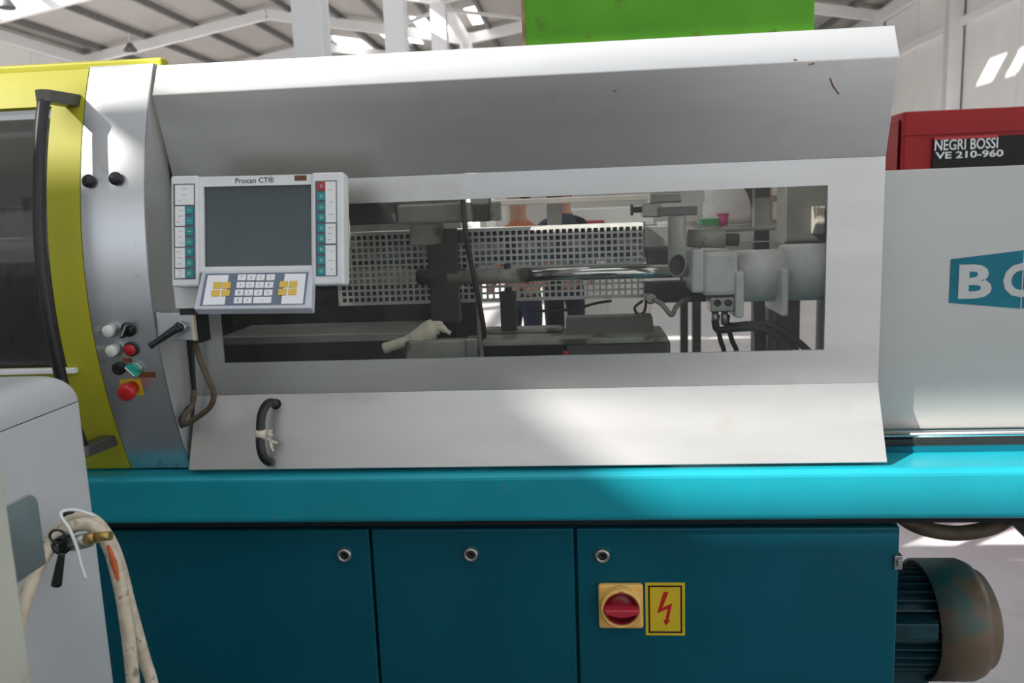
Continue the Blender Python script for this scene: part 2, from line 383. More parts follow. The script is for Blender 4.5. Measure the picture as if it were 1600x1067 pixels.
# bench with goods behind, seen through the guard window
Y = 5.2
zb_ = at(1130, 352, Y).z
xa, xb_ = at(1075, 352, Y).x, at(1300, 352, Y).x
t = thing('work_bench', 'long work bench behind the machine carrying goods', 'bench', ((xa+xb_)/2, Y+.3, 0))
part('bench_top', MB().box(xa, xb_, Y-.05, Y+.7, zb_-.04, zb_), OLDG, t, .004)
for x in (xa+.05, xb_-.05):
    for y in (Y, Y+.62): part('leg', MB().box(x-.025, x+.025, y-.025, y+.025, 0, zb_-.04), DGREY, t)
def bucket(px, w_px, y, h, m_):
    c = at(px, 352, y); c.z = zb_; r = w_px/F_PX*y/2
    t = thing('bucket', 'small pink plastic bucket on the bench behind', 'bucket', c)
    part('bucket_wall', MB().lathe(c, (0, 0, 1), [(0, r*.72), (h, r), (h, r*.93), (.01, r*.66)], 20), m_, t); part('rim', MB().lathe(c+V((0, 0, h-.008)), (0, 0, 1), [(0, r*1.06), (.012, r*1.06)], 20), m_, t)
bucket(1130, 17, 5.2, .07, PINK)
c = at(1108, 352, 5.25); c.z = zb_
t = thing('plastic_crate', 'low green plastic crate on the bench behind', 'crate', c)
part('crate_body', MB().box(c.x-.05, c.x+.05, c.y-.06, c.y+.1, c.z, c.z+.04), CRATE, t, .004); part('crate_rim', MB().box(c.x-.056, c.x+.056, c.y-.066, c.y+.106, c.z+.034, c.z+.044), CRATE, t, .002)
c = at(1140, 352, 5.6); c.z = zb_
mb = MB(); rs = []
for k in range(9):
    zz = k/8; ww = .17*(1-.25*zz**3); rs.append([V((c.x + math.cos(2*PI*i/18)*ww*(1+.08*math.sin(i*2.3+k)), c.y + math.sin(2*PI*i/18)*.1*(1+.06*math.cos(i*1.7+k)), c.z+zz*.36)) for i in range(18)])
mb.rings(rs); solo('plastic_sack', mb, BAGW, 'crumpled white plastic sack standing on the bench behind', 'sack')
c = at(1214, 352, 5.45); c.z = zb_
t = thing('cardboard_box', 'brown cardboard box with white labels on the bench behind', 'box', c)
part('carton', MB().box(c.x-.075, c.x+.075, c.y-.05, c.y+.2, c.z, c.z+.34), CARD, t, .003)
part('label_sheet', MB().box(c.x-.045, c.x+.0, c.y-.052, c.y-.05, c.z+.17, c.z+.25), PRINTW, t); part('label_sheet', MB().box(c.x-.04, c.x+.045, c.y-.0525, c.y-.05, c.z+.02, c.z+.13), PRINTW, t)
solo('bent_hose', MB().tube([at(1181, 352, 5.1), at(1181, 330, 5.1), at(1178, 310, 5.1), at(1168, 290, 5.1), at(1140, 270, 5.1)], .028, 12), RUBBER, 'thick black hose bending up from the bench behind', 'hose')
# two workers further back
def person(x, y, h, tilt, label, shirt):
    k = h/1.75
    J = {'pelvis': (0, 0, .95, .15, .11), 'waist': (0, 0, 1.08, .135, .10), 'chest': (0, -.01, 1.28, .165, .115), 'neckb': (0, 0, 1.44, .09, .07), 'neck': (0, -.01, 1.50, .055, .055), 'jaw': (0, -.03, 1.57, .062, .075), 'skull': (0, -.02, 1.66, .078, .095), 'crown': (0, -.01, 1.72, .05, .06),
         'lsh': (-.17, 0, 1.40, .065, .06), 'lel': (-.24, .02, 1.13, .045, .045), 'lwr': (-.20, -.14, .98, .032, .03), 'lha': (-.17, -.21, .97, .04, .02),
         'rsh': (.17, 0, 1.40, .065, .06), 'rel': (.24, .02, 1.13, .045, .045), 'rwr': (.20, -.14, .98, .032, .03), 'rha': (.17, -.21, .97, .04, .02),
         'lhip': (-.09, 0, .88, .095, .095), 'lkn': (-.10, -.02, .49, .06, .062), 'lan': (-.11, .02, .09, .042, .045), 'lto': (-.12, -.13, .035, .04, .03),
         'rhip': (.09, 0, .88, .095, .095), 'rkn': (.10, -.02, .49, .06, .062), 'ran': (.11, .02, .09, .042, .045), 'rto': (.12, -.13, .035, .04, .03)}
    E_ = [('pelvis', 'waist'), ('waist', 'chest'), ('chest', 'neckb'), ('neckb', 'neck'), ('neck', 'jaw'), ('jaw', 'skull'), ('skull', 'crown')]
    for s in 'lr': E_ += [('neckb', s+'sh'), (s+'sh', s+'el'), (s+'el', s+'wr'), (s+'wr', s+'ha'), ('pelvis', s+'hip'), (s+'hip', s+'kn'), (s+'kn', s+'an'), (s+'an', s+'to')]
    names = list(J); me = bpy.data.meshes.new('person')
    ca, sa = math.cos(tilt), math.sin(tilt)
    me.from_pydata([(x+(J[n][0]*ca-J[n][1]*sa)*k, y+(J[n][0]*sa+J[n][1]*ca)*k, J[n][2]*k) for n in names], [(names.index(a), names.index(b)) for a, b in E_], [])
    o = bpy.data.objects.new('person', me); COL.objects.link(o)
    sk = o.modifiers.new('skin', 'SKIN')
    for i, n in enumerate(names): me.skin_vertices[0].data[i].radius = (J[n][3]*k, J[n][4]*k)
    me.skin_vertices[0].data[0].use_root = True
    o.modifiers.new('sub', 'SUBSURF').levels = 2; o.modifiers['sub'].render_levels = 2
    em = bpy.data.meshes.new_from_object(o.evaluated_get(bpy.context.evaluated_depsgraph_get()))
    bpy.data.objects.remove(o)
    em.materials.clear(); em.materials.append(shirt); em.materials.append(SKIN); em.materials.append(NAVY); em.materials.append(BLACK)
    for p in em.polygons:
        z = p.center.z/k; p.use_smooth = True
        dx = abs((p.center.x-x)*ca + (p.center.y-y)*sa)/k; dy = (-(p.center.x-x)*sa + (p.center.y-y)*ca)/k
        p.material_index = 1 if z > 1.49 or (dy < -.10 and .9 < z < 1.04) else 2 if z < .97 else 0
        if z < .1: p.material_index = 3
    t = thing('person', label, 'person', (x, y, 0))
    b = link('body', em, t)
    mb = MB(); mb.lathe((x, y+.005, 1.655*k), (0, 0, 1), [(-.03*k, .083*k), (.03*k, .092*k), (.07*k, .075*k), (.095*k, .03*k)], 16); part('hair', mb, BLACK, t)
p = at(878, 335, 6.6); person(p.x, 6.6, 1.74, .3, 'person in dark navy work clothes standing behind the machine', NAVY)
p = at(812, 335, 6.2); person(p.x, 6.2, 1.70, -.5, 'person in orange shirt and navy trousers standing behind the machine', ORANGE)
# red and white car-like trolley beyond
p = at(935, 345, 7.0)
t = thing('storage_cabinet', 'pale storage cabinet with dark red front far behind the machine', 'cabinet', (p.x, 7.2, 0))
part('carcass', MB().box(p.x-.35, p.x+.45, 7.0, 7.6, 0, 1.52), WALLW, t, .01); part('red_flap', MB().box(p.x-.30, p.x+.05, 6.985, 7.0, 1.22, 1.42), KRED, t, .004); part('white_door', MB().box(p.x+.07, p.x+.42, 6.985, 7.0, .1, 1.40), WALLW, t, .004)

# ================================================================== MACHINE: BED AND CABINETS
BX0, BX1 = -2.0, 2.1
BYF = 1.615                      # front face of the teal bed beam
bed = thing('machine_bed', 'long teal painted machine bed beam under the silver hood', 'machine bed', (0, 1.9, 0))
part('front_beam', MB().box(BX0, BX1, BYF, 1.80, .908, 1.014), TEAL, bed, .014, seg=4)
part('bed_deck', MB().box(BX0, BX1, 1.80, 2.35, .93, 1.003), TEAL, bed)
part('under_frame', MB().box(BX0, BX1, 1.67, 1.75, .882, .908), DARK, bed)
for x in (-1.6, .30, 2.0):
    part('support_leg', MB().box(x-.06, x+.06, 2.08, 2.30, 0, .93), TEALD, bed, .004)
CY = 1.668; CZ = .874
seams = [-1.42, -.467, -.0235, .646]
labels = ['dark teal steel cabinet beside the hanging cream hoses, lock at its right edge', 'dark teal middle cabinet with one round lock and nothing else', 'dark teal cabinet carrying the rotary main switch and lightning sign']
locks = [(539, 866), (736, 865), (941, 867)]
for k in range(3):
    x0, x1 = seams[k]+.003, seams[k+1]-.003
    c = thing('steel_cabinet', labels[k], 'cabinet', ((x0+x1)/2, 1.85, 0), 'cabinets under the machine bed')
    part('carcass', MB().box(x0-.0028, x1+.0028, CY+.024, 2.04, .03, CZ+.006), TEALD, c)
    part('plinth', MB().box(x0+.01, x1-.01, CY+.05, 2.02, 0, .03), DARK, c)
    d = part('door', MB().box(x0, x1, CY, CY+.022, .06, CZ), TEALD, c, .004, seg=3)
    p = at(*locks[k], CY); p.y = CY
    part('lock', MB().lathe(p, (0, -1, 0), [(0, .0165), (.006, .0165), (.010, .0135), (.010, .0095), (.004, .0085)], 28, cap=False), STEEL, d, label='round chrome lock with dark key hole')
    part('lock_core', MB().lathe(p, (0, -1, 0), [(0, .0085), (.0065, .0085), (.0065, .004), (.003, .0035)], 16), BLACKM, d)
    if k == 2:
        # rotary main switch
        q0, q1 = at(936, 977, CY), at(1004, 909, CY)
        sw = part('main_switch', MB().prism([(q0.x, CY, q0.z), (q1.x, CY, q0.z), (q1.x, CY, q1.z), (q0.x, CY, q1.z)], (0, -.016, 0)), SWY, c, .006, seg=3, label='yellow rotary main switch with red handle')
        ct = at(970, 945, CY-.016); ct.y = CY-.016
        r = .0445
        part('switch_ring', MB().lathe(ct, (0, -1, 0), [(0, r), (.018, r*.97), (.022, r*.93), (.022, r*.84), (.006, r*.82)], 40, cap=False), SWY, sw)
        part('switch_dish', MB().lathe(ct, (0, -1, 0), [(0, r*.83), (.007, r*.83), (.007, .001)], 40, cap=False), SWR, sw)
        part('switch_rim', MB().lathe(ct, (0, -1, 0), [(.0, r*.80), (.019, r*.80), (.021, r*.77), (.019, r*.74), (0, r*.74)], 40, cap=False), SWR, sw)
        hb = MB(); n = 16; pr = []
        for i in range(n+1): pr.append((ct.x - r*.80 + 2*r*.80*i/n, ct.y, ct.z + .005 + .0*math.sin(PI*i/n)))
        for i in range(n, -1, -1): pr.append((ct.x - r*.80 + 2*r*.80*i/n, ct.y, ct.z - .005 - .008*math.sin(PI*i/n)))
        hb.prism(pr, (0, -.034, 0)); part('switch_handle', hb, mat('switch_handle_red', (.50, .03, .05), .3), sw, .003)
        part('switch_mark', fit_text('0', ct.x-.004, ct.x+.005, ct.z+r*.86, ct.z+r*.93, ct.y-.0225), RED, sw)
        # lightning sign
        s0, s1 = at(1009, 992, CY), at(1070, 910, CY)
        sg = part('warning_sign', MB().box(s0.x, s1.x, CY-.0015, CY, s0.z, s1.z), SIGNY, c, label='yellow warning sign with red lightning arrow')
        W, H = s1.x-s0.x, s1.z-s0.z
        fr = MB(); b_ = .006; t_ = .0035
        for (xa, xb2, za, zb2) in ((b_, W-b_, b_, b_+t_), (b_, W-b_, H-b_-t_, H-b_), (b_, b_+t_, b_, H-b_), (W-b_-t_, W-b_, b_, H-b_)):
            fr.box(s0.x+xa, s0.x+xb2, CY-.0020, CY-.0014, s0.z+za, s0.z+zb2)
        part('sign_border', fr, BLACK, sg)
        def sp(px, py):
            p = at(px, py, CY); return (p.x, CY-.0014, p.z)
        z_ = lambda X_, Y_: sp(880+X_/5.93, 830+Y_/5.93)
        part('lightning_arrow', MB().prism([z_(930, 558), z_(975, 560), z_(918, 706), z_(1010, 662), z_(975, 818), z_(992, 822), z_(948, 870), z_(928, 816), z_(946, 818), z_(966, 712), z_(870, 756)], (0, -.0008, 0)), RED, sg)
        h0, h1 = at(1395, 888, CY), at(1409, 866, CY)
        part('hinge_clip', MB().box(h0.x, h1.x, CY-.008, CY+.015, h0.z, h1.z).box(h0.x+.004, h1.x-.003, CY-.012, CY-.008, h0.z+.008, h1.z-.006), STEEL, c, .002)

# electric motor beside the cabinet
MY = 1.94
mc = at(1480, 966, MY); mx0 = .648
mt = thing('electric_motor', 'electric motor with ribbed body and round fan cowl beside the cabinet', 'motor', (.8, MY, 0))
mr = .142; xc0 = at(1437, 872, MY).x; xc1 = at(1545, 900, MY).x-.03
A = (1, 0, 0)
part('motor_body', MB().lathe((mx0, MY, mc.z), A, [(0, .108), (xc0-mx0+.05, .108)], 36), FIN, mt)
fm = MB().box(mx0+.006, xc0+.03, -.0022, .0022, .104, .128)
fm.v = [(v[0], v[1], v[2]) for v in fm.v]; fin_me = fm.mesh('fin', FIN)
for k in range(36):
    link('fin', fin_me, mt, Matrix.Translation((0, MY, mc.z)) @ Matrix.Rotation(2*PI*(k+.5)/36, 4, 'X'))
part('terminal_box', MB().box(mx0+.01, xc0-.01, MY-.145, MY-.09, mc.z+.022, mc.z+.062), FIN, mt, .004)
part('fan_cowl', MB().lathe((xc0, MY, mc.z), A, [(.002, mr-.006), (0, mr), (xc1-xc0-.03, mr), (xc1-xc0-.012, mr-.008), (xc1-xc0-.010, mr-.022), (xc1-xc0+.012, mr-.026), (xc1-xc0+.022, mr-.042), (xc1-xc0+.024, .002)], 56, cap=False), COWL, mt, label='brown stained fan cowl')
part('cowl_inside', MB().lathe((xc0+.004, MY, mc.z), A, [(0, mr-.004), (0, .10)], 40, cap=False), DARK, mt)
part('mount_flange', MB().lathe((mx0-.001, MY, mc.z), A, [(0, .135), (.014, .135)], 40), FIN, mt)
part('motor_foot', MB().box(mx0+.04, xc0+.01, MY-.06, MY+.06, mc.z-.20, mc.z-.10).box(mx0+.02, xc0+.03, MY-.09, MY+.09, 0, .03).box(mx0+.06, xc0, MY-.03, MY+.03, .03, mc.z-.2), FIN, mt, .004)
# hose loop and strut under the bed at the right
solo('hydraulic_hose', MB().tube([at(1395, 795, 1.78), at(1420, 815, 1.77), at(1450, 827, 1.76), at(1490, 833, 1.76), at(1530, 829, 1.76), at(1562, 818, 1.77), at(1590, 795, 1.78)], .0165, 14), HOSEB, 'thick brown hose sagging below the teal bed beside the cabinet', 'hose')
part('diagonal_strut', beam_between(at(1578, 800, 1.74), at(1640, 862, 1.74), .03, .03), BLACKM, bed)

# rear cover with logo, and its rail
CVY = 1.775
cv = thing('end_cover', 'plain grey sheet metal end cover with teal logo', 'machine cover', (1.2, CVY+.2, 1.0))
z1 = at(1490, 262, CVY).z; z0 = at(1490, 670, CVY).z
cx0, cx1 = .618, 2.0
part('cover_shell', MB().box(cx0, cx1, CVY, CVY+.012, z0, z1).box(cx0, cx1, CVY+.012, CVY+.30, z1-.010, z1).box(cx1-.01, cx1, CVY+.012, CVY+.30, z0, z1-.01), COVER, cv, .003)
part('inner_sheet', MB().box(cx0, cx0+.004, CVY+.012, CVY+.42, 1.02, z1-.012), DGREY, cv)
g0, g1 = at(1484, 482, CVY), at(1597, 391, CVY)
ccx = at(1598, 435, CVY).x
lzT, lzB = at(1487, 405, CVY).z, at(1482, 473, CVY).z
lx = at(1484, 440, CVY).x
zt, zb = at(1595, 391, CVY).z, at(1595, 482, CVY).z
def half(sgn): return [(ccx+sgn*.0018, CVY-.0012, zt), (ccx+sgn*(ccx-lx), CVY-.0012, lzT), (ccx+sgn*(ccx-lx), CVY-.0012, lzB), (ccx+sgn*.0018, CVY-.0012, zb)]
lg = MB().prism(half(-1), (0, .0014, 0)).prism(half(1), (0, .0014, 0))
lo = part('logo_field', lg, mat('logo_teal', (.005, .15, .215), .45, spec=.25), cv, label='teal hexagonal logo field')
b0, b1 = at(1496, 467, CVY), at(1551, 412, CVY)
bw_ = b1.x-b0.x
for ch, xa, wd in (('B', b0.x, bw_), ('O', ccx-.53*bw_*1.12, bw_*1.12), ('Y', ccx+.72*bw_, bw_*1.05)):
    part('logo_letter', fit_text(ch, xa, xa+wd, b0.z, b1.z, CVY-.0016, .035), COVER, lo)
for (y0, y1) in ((268, 276), (284, 300)):
    a0, a1 = at(1384, y1, CVY), at(1388, y0, CVY)
    part('edge_slot', MB().box(cx0+.001, cx0+.005, CVY-.0008, CVY+.0005, a0.z, a1.z), DARK, cv)
rl = thing('guide_rail', 'bright round guide rail below the grey end cover', 'rail', (1.2, 1.75, 1.0))
rz = at(1500, 678, 1.745).z
part('rail_bar', MB().cyl((.45, 1.745, rz), (2.05, 1.745, rz), .0085, n=20), CHROME, rl)
part('rail_bed', MB().box(.45, 2.05, 1.735, 1.775, 1.0135, rz-.0075), BLACKM, rl)
part('rail_strip', MB().box(.5, 2.05, 1.725, 1.735, 1.014, 1.026), TEALD, rl)

# ================================================================== SLIDING HOOD
HL, HR = -.842, .600
PY = 1.70
ZT, ZS, ZP, ZQ, ZB = 1.861, 1.799, 1.622, 1.171, 1.023
YT, YS, YB2 = 1.677, 1.645, 1.634
hood = thing('sliding_guard_hood', 'long silver sheet metal guard hood with a wide clear window', 'machine guard', (0, 1.68, 1.02))
def fold(name, pa, pb, lab=None):    # a sheet between two (y,z) lines
    (ya, za), (yb, zb) = pa, pb; d = V((0, yb-ya, zb-za)).normalized(); n = V((0, d.z, -d.y))
    if n.y < 0: n = -n
    mb = MB().prism([(HL, ya, za), (HR, ya, za), (HR, yb, zb), (HL, yb, zb)], n*.004)
    return part(name, mb, SILVER, hood, .0012, lab)
fold('roof_sheet', (YT+.004, ZT), (YT+.03, ZT+.001))
fold('top_strip', (YT, ZT), (YS, ZS), 'bright top edge strip')
ov = fold('overhang_panel', (YS, ZS), (PY, ZP))
ap = fold('lower_apron', (PY, ZQ), (YB2, ZB), 'sloping lower apron')
WX0, WX1, WZ0, WZ1 = -.770, .4915, 1.241, 1.5705
fr = MB()
for a in ((HL, HR, WZ1, ZP), (HL, HR, ZQ, WZ0), (HL, WX0, WZ0, WZ1), (WX1, HR, WZ0, WZ1)):
    fr.box(a[0], a[1], PY, PY+.004, a[2], a[3])
wf = part('window_frame', fr, SILVER, hood)
part('window_pane', MB().box(WX0-.01, WX1+.01, PY+.006, PY+.010, WZ0-.01, WZ1+.01), CLEAR, hood, label='clear scratched plastic window')
part('window_edge', MB().box(WX0, WX1, PY+.0005, PY+.006, WZ0-.0018, WZ0).box(WX1, WX1+.0018, PY+.0005, PY+.006, WZ0, WZ1), PRINTW, wf)
part('side_return', MB().prism([(HR-.004, YT+.004, ZT), (HR-.004, YS+.004, ZS), (HR-.004, PY+.004, ZP), (HR-.004, PY+.03, ZP), (HR-.004, PY+.03, ZT)], (.004, 0, 0)), SILVER, hood)
# scratches on the overhang and small nicks
def on_over(px, py):
    y = 1.67
    for _ in range(20):
        z = at(px, py, y).z; y = YS + (PY-YS)*(ZS-z)/(ZS-ZP)
    p = at(px, py, y-.0012); return p
for (a, b) in (((1297, 122), (1302, 135)), ((1302, 135), (1311, 147)), ((1264, 101), (1272, 99)), ((958, 143), (963, 141)), ((1240, 93), (1245, 94))):
    part('scratch', MB().tube([on_over(*a), on_over(*b)], .0012, 6, sub=1), BROWN, ov)
# pull handle on the apron
def on_apron(px, py, off=0):
    y = 1.66
    for _ in range(20):
        z = at(px, py, y).z; y = PY - (PY-YB2)*(ZQ-z)/(ZQ-ZB) - off
    return at(px, py, y)
hp = [on_apron(432, 632, -.003), on_apron(425, 629, .02), on_apron(417, 632, .034), on_apron(409, 648, .043), on_apron(407, 672, .045), on_apron(407, 695, .043), on_apron(411, 712, .034), on_apron(419, 721, .018), on_apron(424, 721, -.003)]
hd = part('pull_handle', MB().tube(hp, .0095, 14, 6), BLACK, hood, label='black plastic pull handle')
part('handle_foot', MB().lathe(hp[0]+V((0, 0.001, 0)), (0, -1, .4), [(0, .0115), (.006, .0115)], 16), BLACK, hd)
q = on_apron(407, 678, .045)
tp = part('tape_wrap', MB().cyl(q+V((0, 0, -.009)), q+V((.0006, 0, .009)), .0118, n=18), TAPE, hd, label='cream masking tape wrapped round the handle')
rag = MB(); a = on_apron(417, 676, .040)
for dx, dz, l, ww, tw in ((.004, .006, .022, .011, .3), (.006, -.004, .020, .009, -.4), (.003, -.016, .026, .007, .2)):
    pts = []
    rs = []
    for k in range(5):
        t = k/4; c = a + V((dx + .010*t + .004*math.sin(3*t+tw*6), -.006*math.sin(4*t), dz - l*t*(.6 if dz > 0 else 1.0)))
        hw = ww*(1-.35*t)*.5; an = tw + 1.2*t
        u = V((math.cos(an), math.sin(an), .25))*hw; n_ = V((-math.sin(an), math.cos(an), 0))*.0006
        rs.append([c-u-n_, c+u-n_, c+u+n_, c-u+n_])
    rag.rings(rs, smooth=False)
part('tape_tail', rag, TAPE, hd)

# ================================================================== DOOR: SILVER CONTROL COLUMN AND LIME DOOR
def arc_slab(mb, x0, x1, z0, z1, off, th, n=14):
    top = []; bot = []
    for k in range(n+1):
        z = z0+(z1-z0)*k/n; s = 1.06*(z-1.425); nn = V((0, -1, s)).normalized()
        p = V((0, door_y(z), z)) + nn*off; q = V((0, max(door_y(z)+.005, p.y+th), z)); top.append(p); bot.append(q)
    rs = []
    for k in range(n+1):
        rs.append([(x0, top[k].y, top[k].z), (x1, top[k].y, top[k].z), (x1, bot[k].y, bot[k].z), (x0, bot[k].y, bot[k].z)])
    m0 = len(mb.f); mb.rings(rs, True, False); 
    for i in range(m0, len(mb.f)): mb.sm[i] = False
    return mb
XB = atd(127, 250).x; XD = -.853
ZD0, ZD1 = 1.018, 1.862
col = thing('control_column', 'curved silver panel carrying push buttons between lime door and hood', 'control panel', (-.92, 1.62, 1.015))
mb = MB(); N_ = 40; prof = []
for k in range(N_+1):
    z = ZD0+(ZD1-ZD0)*k/N_; prof.append((door_y(z), z))
vs = []
for y, z in prof: vs += [(XB, y, z), (XD, y, z)]
mb.add(vs, [(2*k, 2*k+1, 2*k+3, 2*k+2) for k in range(N_)], True)
part('column_face', mb, SILVER2, col)
mb = MB(); mb.prism([(XD, y, z) for y, z in prof] + [(XD, 1.76, ZD1), (XD, 1.76, ZD0)], (-.003, 0, 0)); part('column_side', mb, COVER, col)
part('column_core', MB().prism([(XD-.004, y+.006, z) for y, z in prof[::4]] + [(XD-.004, 1.76, ZD1), (XD-.004, 1.76, ZD0)], (XB-XD+.006, 0, 0)), DARK, col)
part('column_top', MB().box(XB, XD, prof[-1][0], 1.78, ZD1, ZD1+.004), SILVER2, col)
part('gap_seal', MB().box(XD+.001, HL-.001, 1.705, 1.74, ZD0, ZT-.005), RUBBER, col)
def nrm(z): return V((0, -1, 1.06*(z-1.425))).normalized()
def ring(name, px, py, prof_, m_, parent=col, label=None, n=24):
    p = atd(px, py); return part(name, MB().lathe(p, nrm(p.z), prof_, n), m_, parent, label=label)
for px, py in ((141, 284), (183, 280)):
    p = atd(px, py); part('domed_knob', MB().lathe(p, nrm(p.z), [(0, .011), (.004, .0125)] + [(.006+.009*math.sin(k/6*PI/2), .0135*math.cos(k/6*PI/2)) for k in range(7)], 24), BLACK, col, label='black domed knob')
def lamp_button(px, py, m_, lab):
    b = ring('push_button', px, py, [(0, .0150), (.006, .0150), (.008, .0135)], STEEL, label=lab)
    p = atd(px, py); part('button_cap', MB().lathe(p, nrm(p.z), [(.004, .0125), (.016, .0122), (.0185, .0105), (.0195, .001)], 24), m_, b)
lamp_button(175, 515, WHITEB, 'white push button'); lamp_button(180, 545, WHITEB, 'white push button')
b = ring('push_button', 206, 545, [(0, .0150), (.006, .0150), (.008, .0135)], BLACKM, label='red push button'); p = atd(206, 545)
part('button_cap', MB().lathe(p, nrm(p.z), [(.004, .0122), (.0095, .0122), (.010, .001)], 24), RED, b)
b = ring('push_button', 188, 574, [(0, .0135), (.010, .0135), (.012, .011)], BLACK, label='black push button')
def selector(px, py, base, knob, bar, ang, lab):
    b = ring('selector_switch', px, py, [(0, .0150), (.006, .0150), (.008, .0135)], base, label=lab)
    p = atd(px, py); n_ = nrm(p.z); u = V((1, 0, 0)); v_ = n_.cross(u)
    part('selector_knob', MB().lathe(p, n_, [(.004, .0128), (.011, .0125), (.012, .001)], 24), knob, b)
    d = u*math.cos(ang) + v_*math.sin(ang); e = n_.cross(d)
    part('selector_lever', MB().obox(p+n_*.017, d*.0155, e*.004, n_*.007), knob, b, .002); part('selector_mark', MB().obox(p+n_*.0243+d*.002, d*.0125, e*.0014, n_*.0004), bar, b)
selector(202, 514, BLACK, BLACK, PRINTG, R(60), 'black selector switch')
selector(213, 575, STEEL, GREENB, PRINTW, R(130), 'green selector switch')
def plate(name, x0, y0, x1, y1, m_, th=.001, label=None, off=0):
    a, b_ = atd(x0, y1), atd(x1, y0); z0, z1 = a.z, b_.z; mb = MB()
    arc_slab(mb, a.x, b_.x, z0, z1, th+off, .002, 2); return part(name, mb, m_, col, label=label)
plate('name_tag', 149, 510, 165, 518, OLDG); plate('name_tag', 152, 540, 167, 548, OLDG)
plate('name_tag', 193, 559, 205, 566, BROWN, label='brown worn label'); plate('name_tag', 217, 581, 242, 590, BROWN, label='brown worn label')
es = plate('stop_plate', 193, 592, 219, 618, SIGNY, label='yellow plate behind the emergency stop')
p = atd(208, 604); n_ = nrm(p.z)
e = part('emergency_stop', MB().lathe(p, n_, [(0, .0135), (.012, .0130), (.018, .0160), (.021, .0178), (.030, .0182), (.034, .017), (.036, .012), (.0365, .001)], 28), RED, col, label='red mushroom emergency stop button')
# lime door
dr = thing('lime_safety_door', 'curved lime yellow safety door with smoked window and black grip rod', 'machine door', (-1.4, 1.62, 1.015))
X0 = -2.0; XWR = atd(74, 350).x; ZWT = atd(40, 168).z; ZWB = atd(40, 578).z
sk = MB()
def arc_face(mb, x0, x1, z0, z1, off, n, inner=True):
    vs = []
    for k in range(n+1):
        z = z0+(z1-z0)*k/n; vs += [(x0, door_y(z)+off, z), (x1, door_y(z)+off, z)]
    mb.add(vs, [(2*k, 2*k+1, 2*k+3, 2*k+2) for k in range(n)], True)
zz_ = [ZD0+(ZWB-ZD0)*k/10 for k in range(10)] + [ZWB+(ZWT-ZWB)*k/24 for k in range(24)] + [ZWT+(ZD1-ZWT)*k/8 for k in range(9)]
vs = []
for z in zz_: vs += [(x, door_y(z), z) for x in (X0, XWR, XB-.002)]
fs = []
for k in range(len(zz_)-1):
    if not (10 <= k < 34): fs.append((3*k, 3*k+1, 3*k+4, 3*k+3))
    fs.append((3*k+1, 3*k+2, 3*k+5, 3*k+4))
sk.add(vs, fs, True)
o = part('door_skin', sk, YELLOW, dr); so_ = o.modifiers.new('sol', 'SOLIDIFY'); so_.thickness = .012; so_.offset = -1; so_.use_even_offset = True; es_ = o.modifiers.new('split', 'EDGE_SPLIT'); es_.split_angle = R(35)
part('door_top', MB().box(X0, XB-.002, prof[-1][0], 1.80, ZD1-.002, ZD1+.003), YELLOW, dr)
pn = MB(); arc_face(pn, X0, XWR+.01, ZWB-.01, ZWT+.01, .016, 20); part('window_pane', pn, SMOKE, dr, label='dark smoked door window')
bk = MB().box(X0, XB-.02, 2.25, 2.27, ZD0, ZD1-.02); part('dark_backing_sheet', bk, DGREY, dr)  # dark sheet added so the space behind the smoked pane looks shaded
part('sill_bar', MB().box(X0, XWR+.022, door_y(ZWB)-.012, door_y(ZWB)+.006, ZWB-.008, ZWB+.003), STEELW, dr, .002)
part('top_flange', MB().box(X0, atd(232, 100).x+.004, 1.735, 1.765, ZD1-.01, 1.888), YELLOW, dr, .006, seg=3)
rx = atd(66, 155, .08).x
zr1, zr0 = atd(66, 150, .08).z, atd(120, 705, .08).z
rp_ = [(rx, door_y(zr0+(zr1-zr0)*k/14)-.075, zr0+(zr1-zr0)*k/14) for k in range(15)]
gr = part('grip_rod', MB().tube(rp_, .0115, 16, 3), BLACK, dr, label='long black grip rod')
def bracket(z):
    y1 = door_y(z); y0 = y1-.088; x = rx; n = 10; hw = .0155
    poly = [(x+hw*1.0+.012, y1+.004, z-.012), (x-hw+.012, y1+.004, z-.012)]
    for k in range(n+1):
        a = PI + PI*k/n; poly.append((x+math.cos(a)*hw, y0+.014+math.sin(a)*hw, z-.012))
    return part('rod_bracket', MB().prism(poly, (0, 0, .024)), mat('bracket_grey', (.10, .095, .08), .4, .5), dr, .002)
bracket(zr1); bracket(zr0)
# mould platens dimly visible behind the smoked window
ml = thing('mould_block', 'dark steel mould halves dimly visible behind the smoked door window', 'mould', (-1.4, 2.0, 1.0))
part('fixed_half', MB().box(-1.30, -1.12, 1.86, 2.2, 1.004, 1.62), DGREY, ml, .01); part('moving_half', MB().box(-1.7, -1.42, 1.86, 2.2, 1.004, 1.60), OLDG, ml, .01)
for z in (1.12, 1.5): part('tie_bar', MB().cyl((-1.95, 1.83, z), (-1.05, 1.83, z), .025), STEEL, ml)

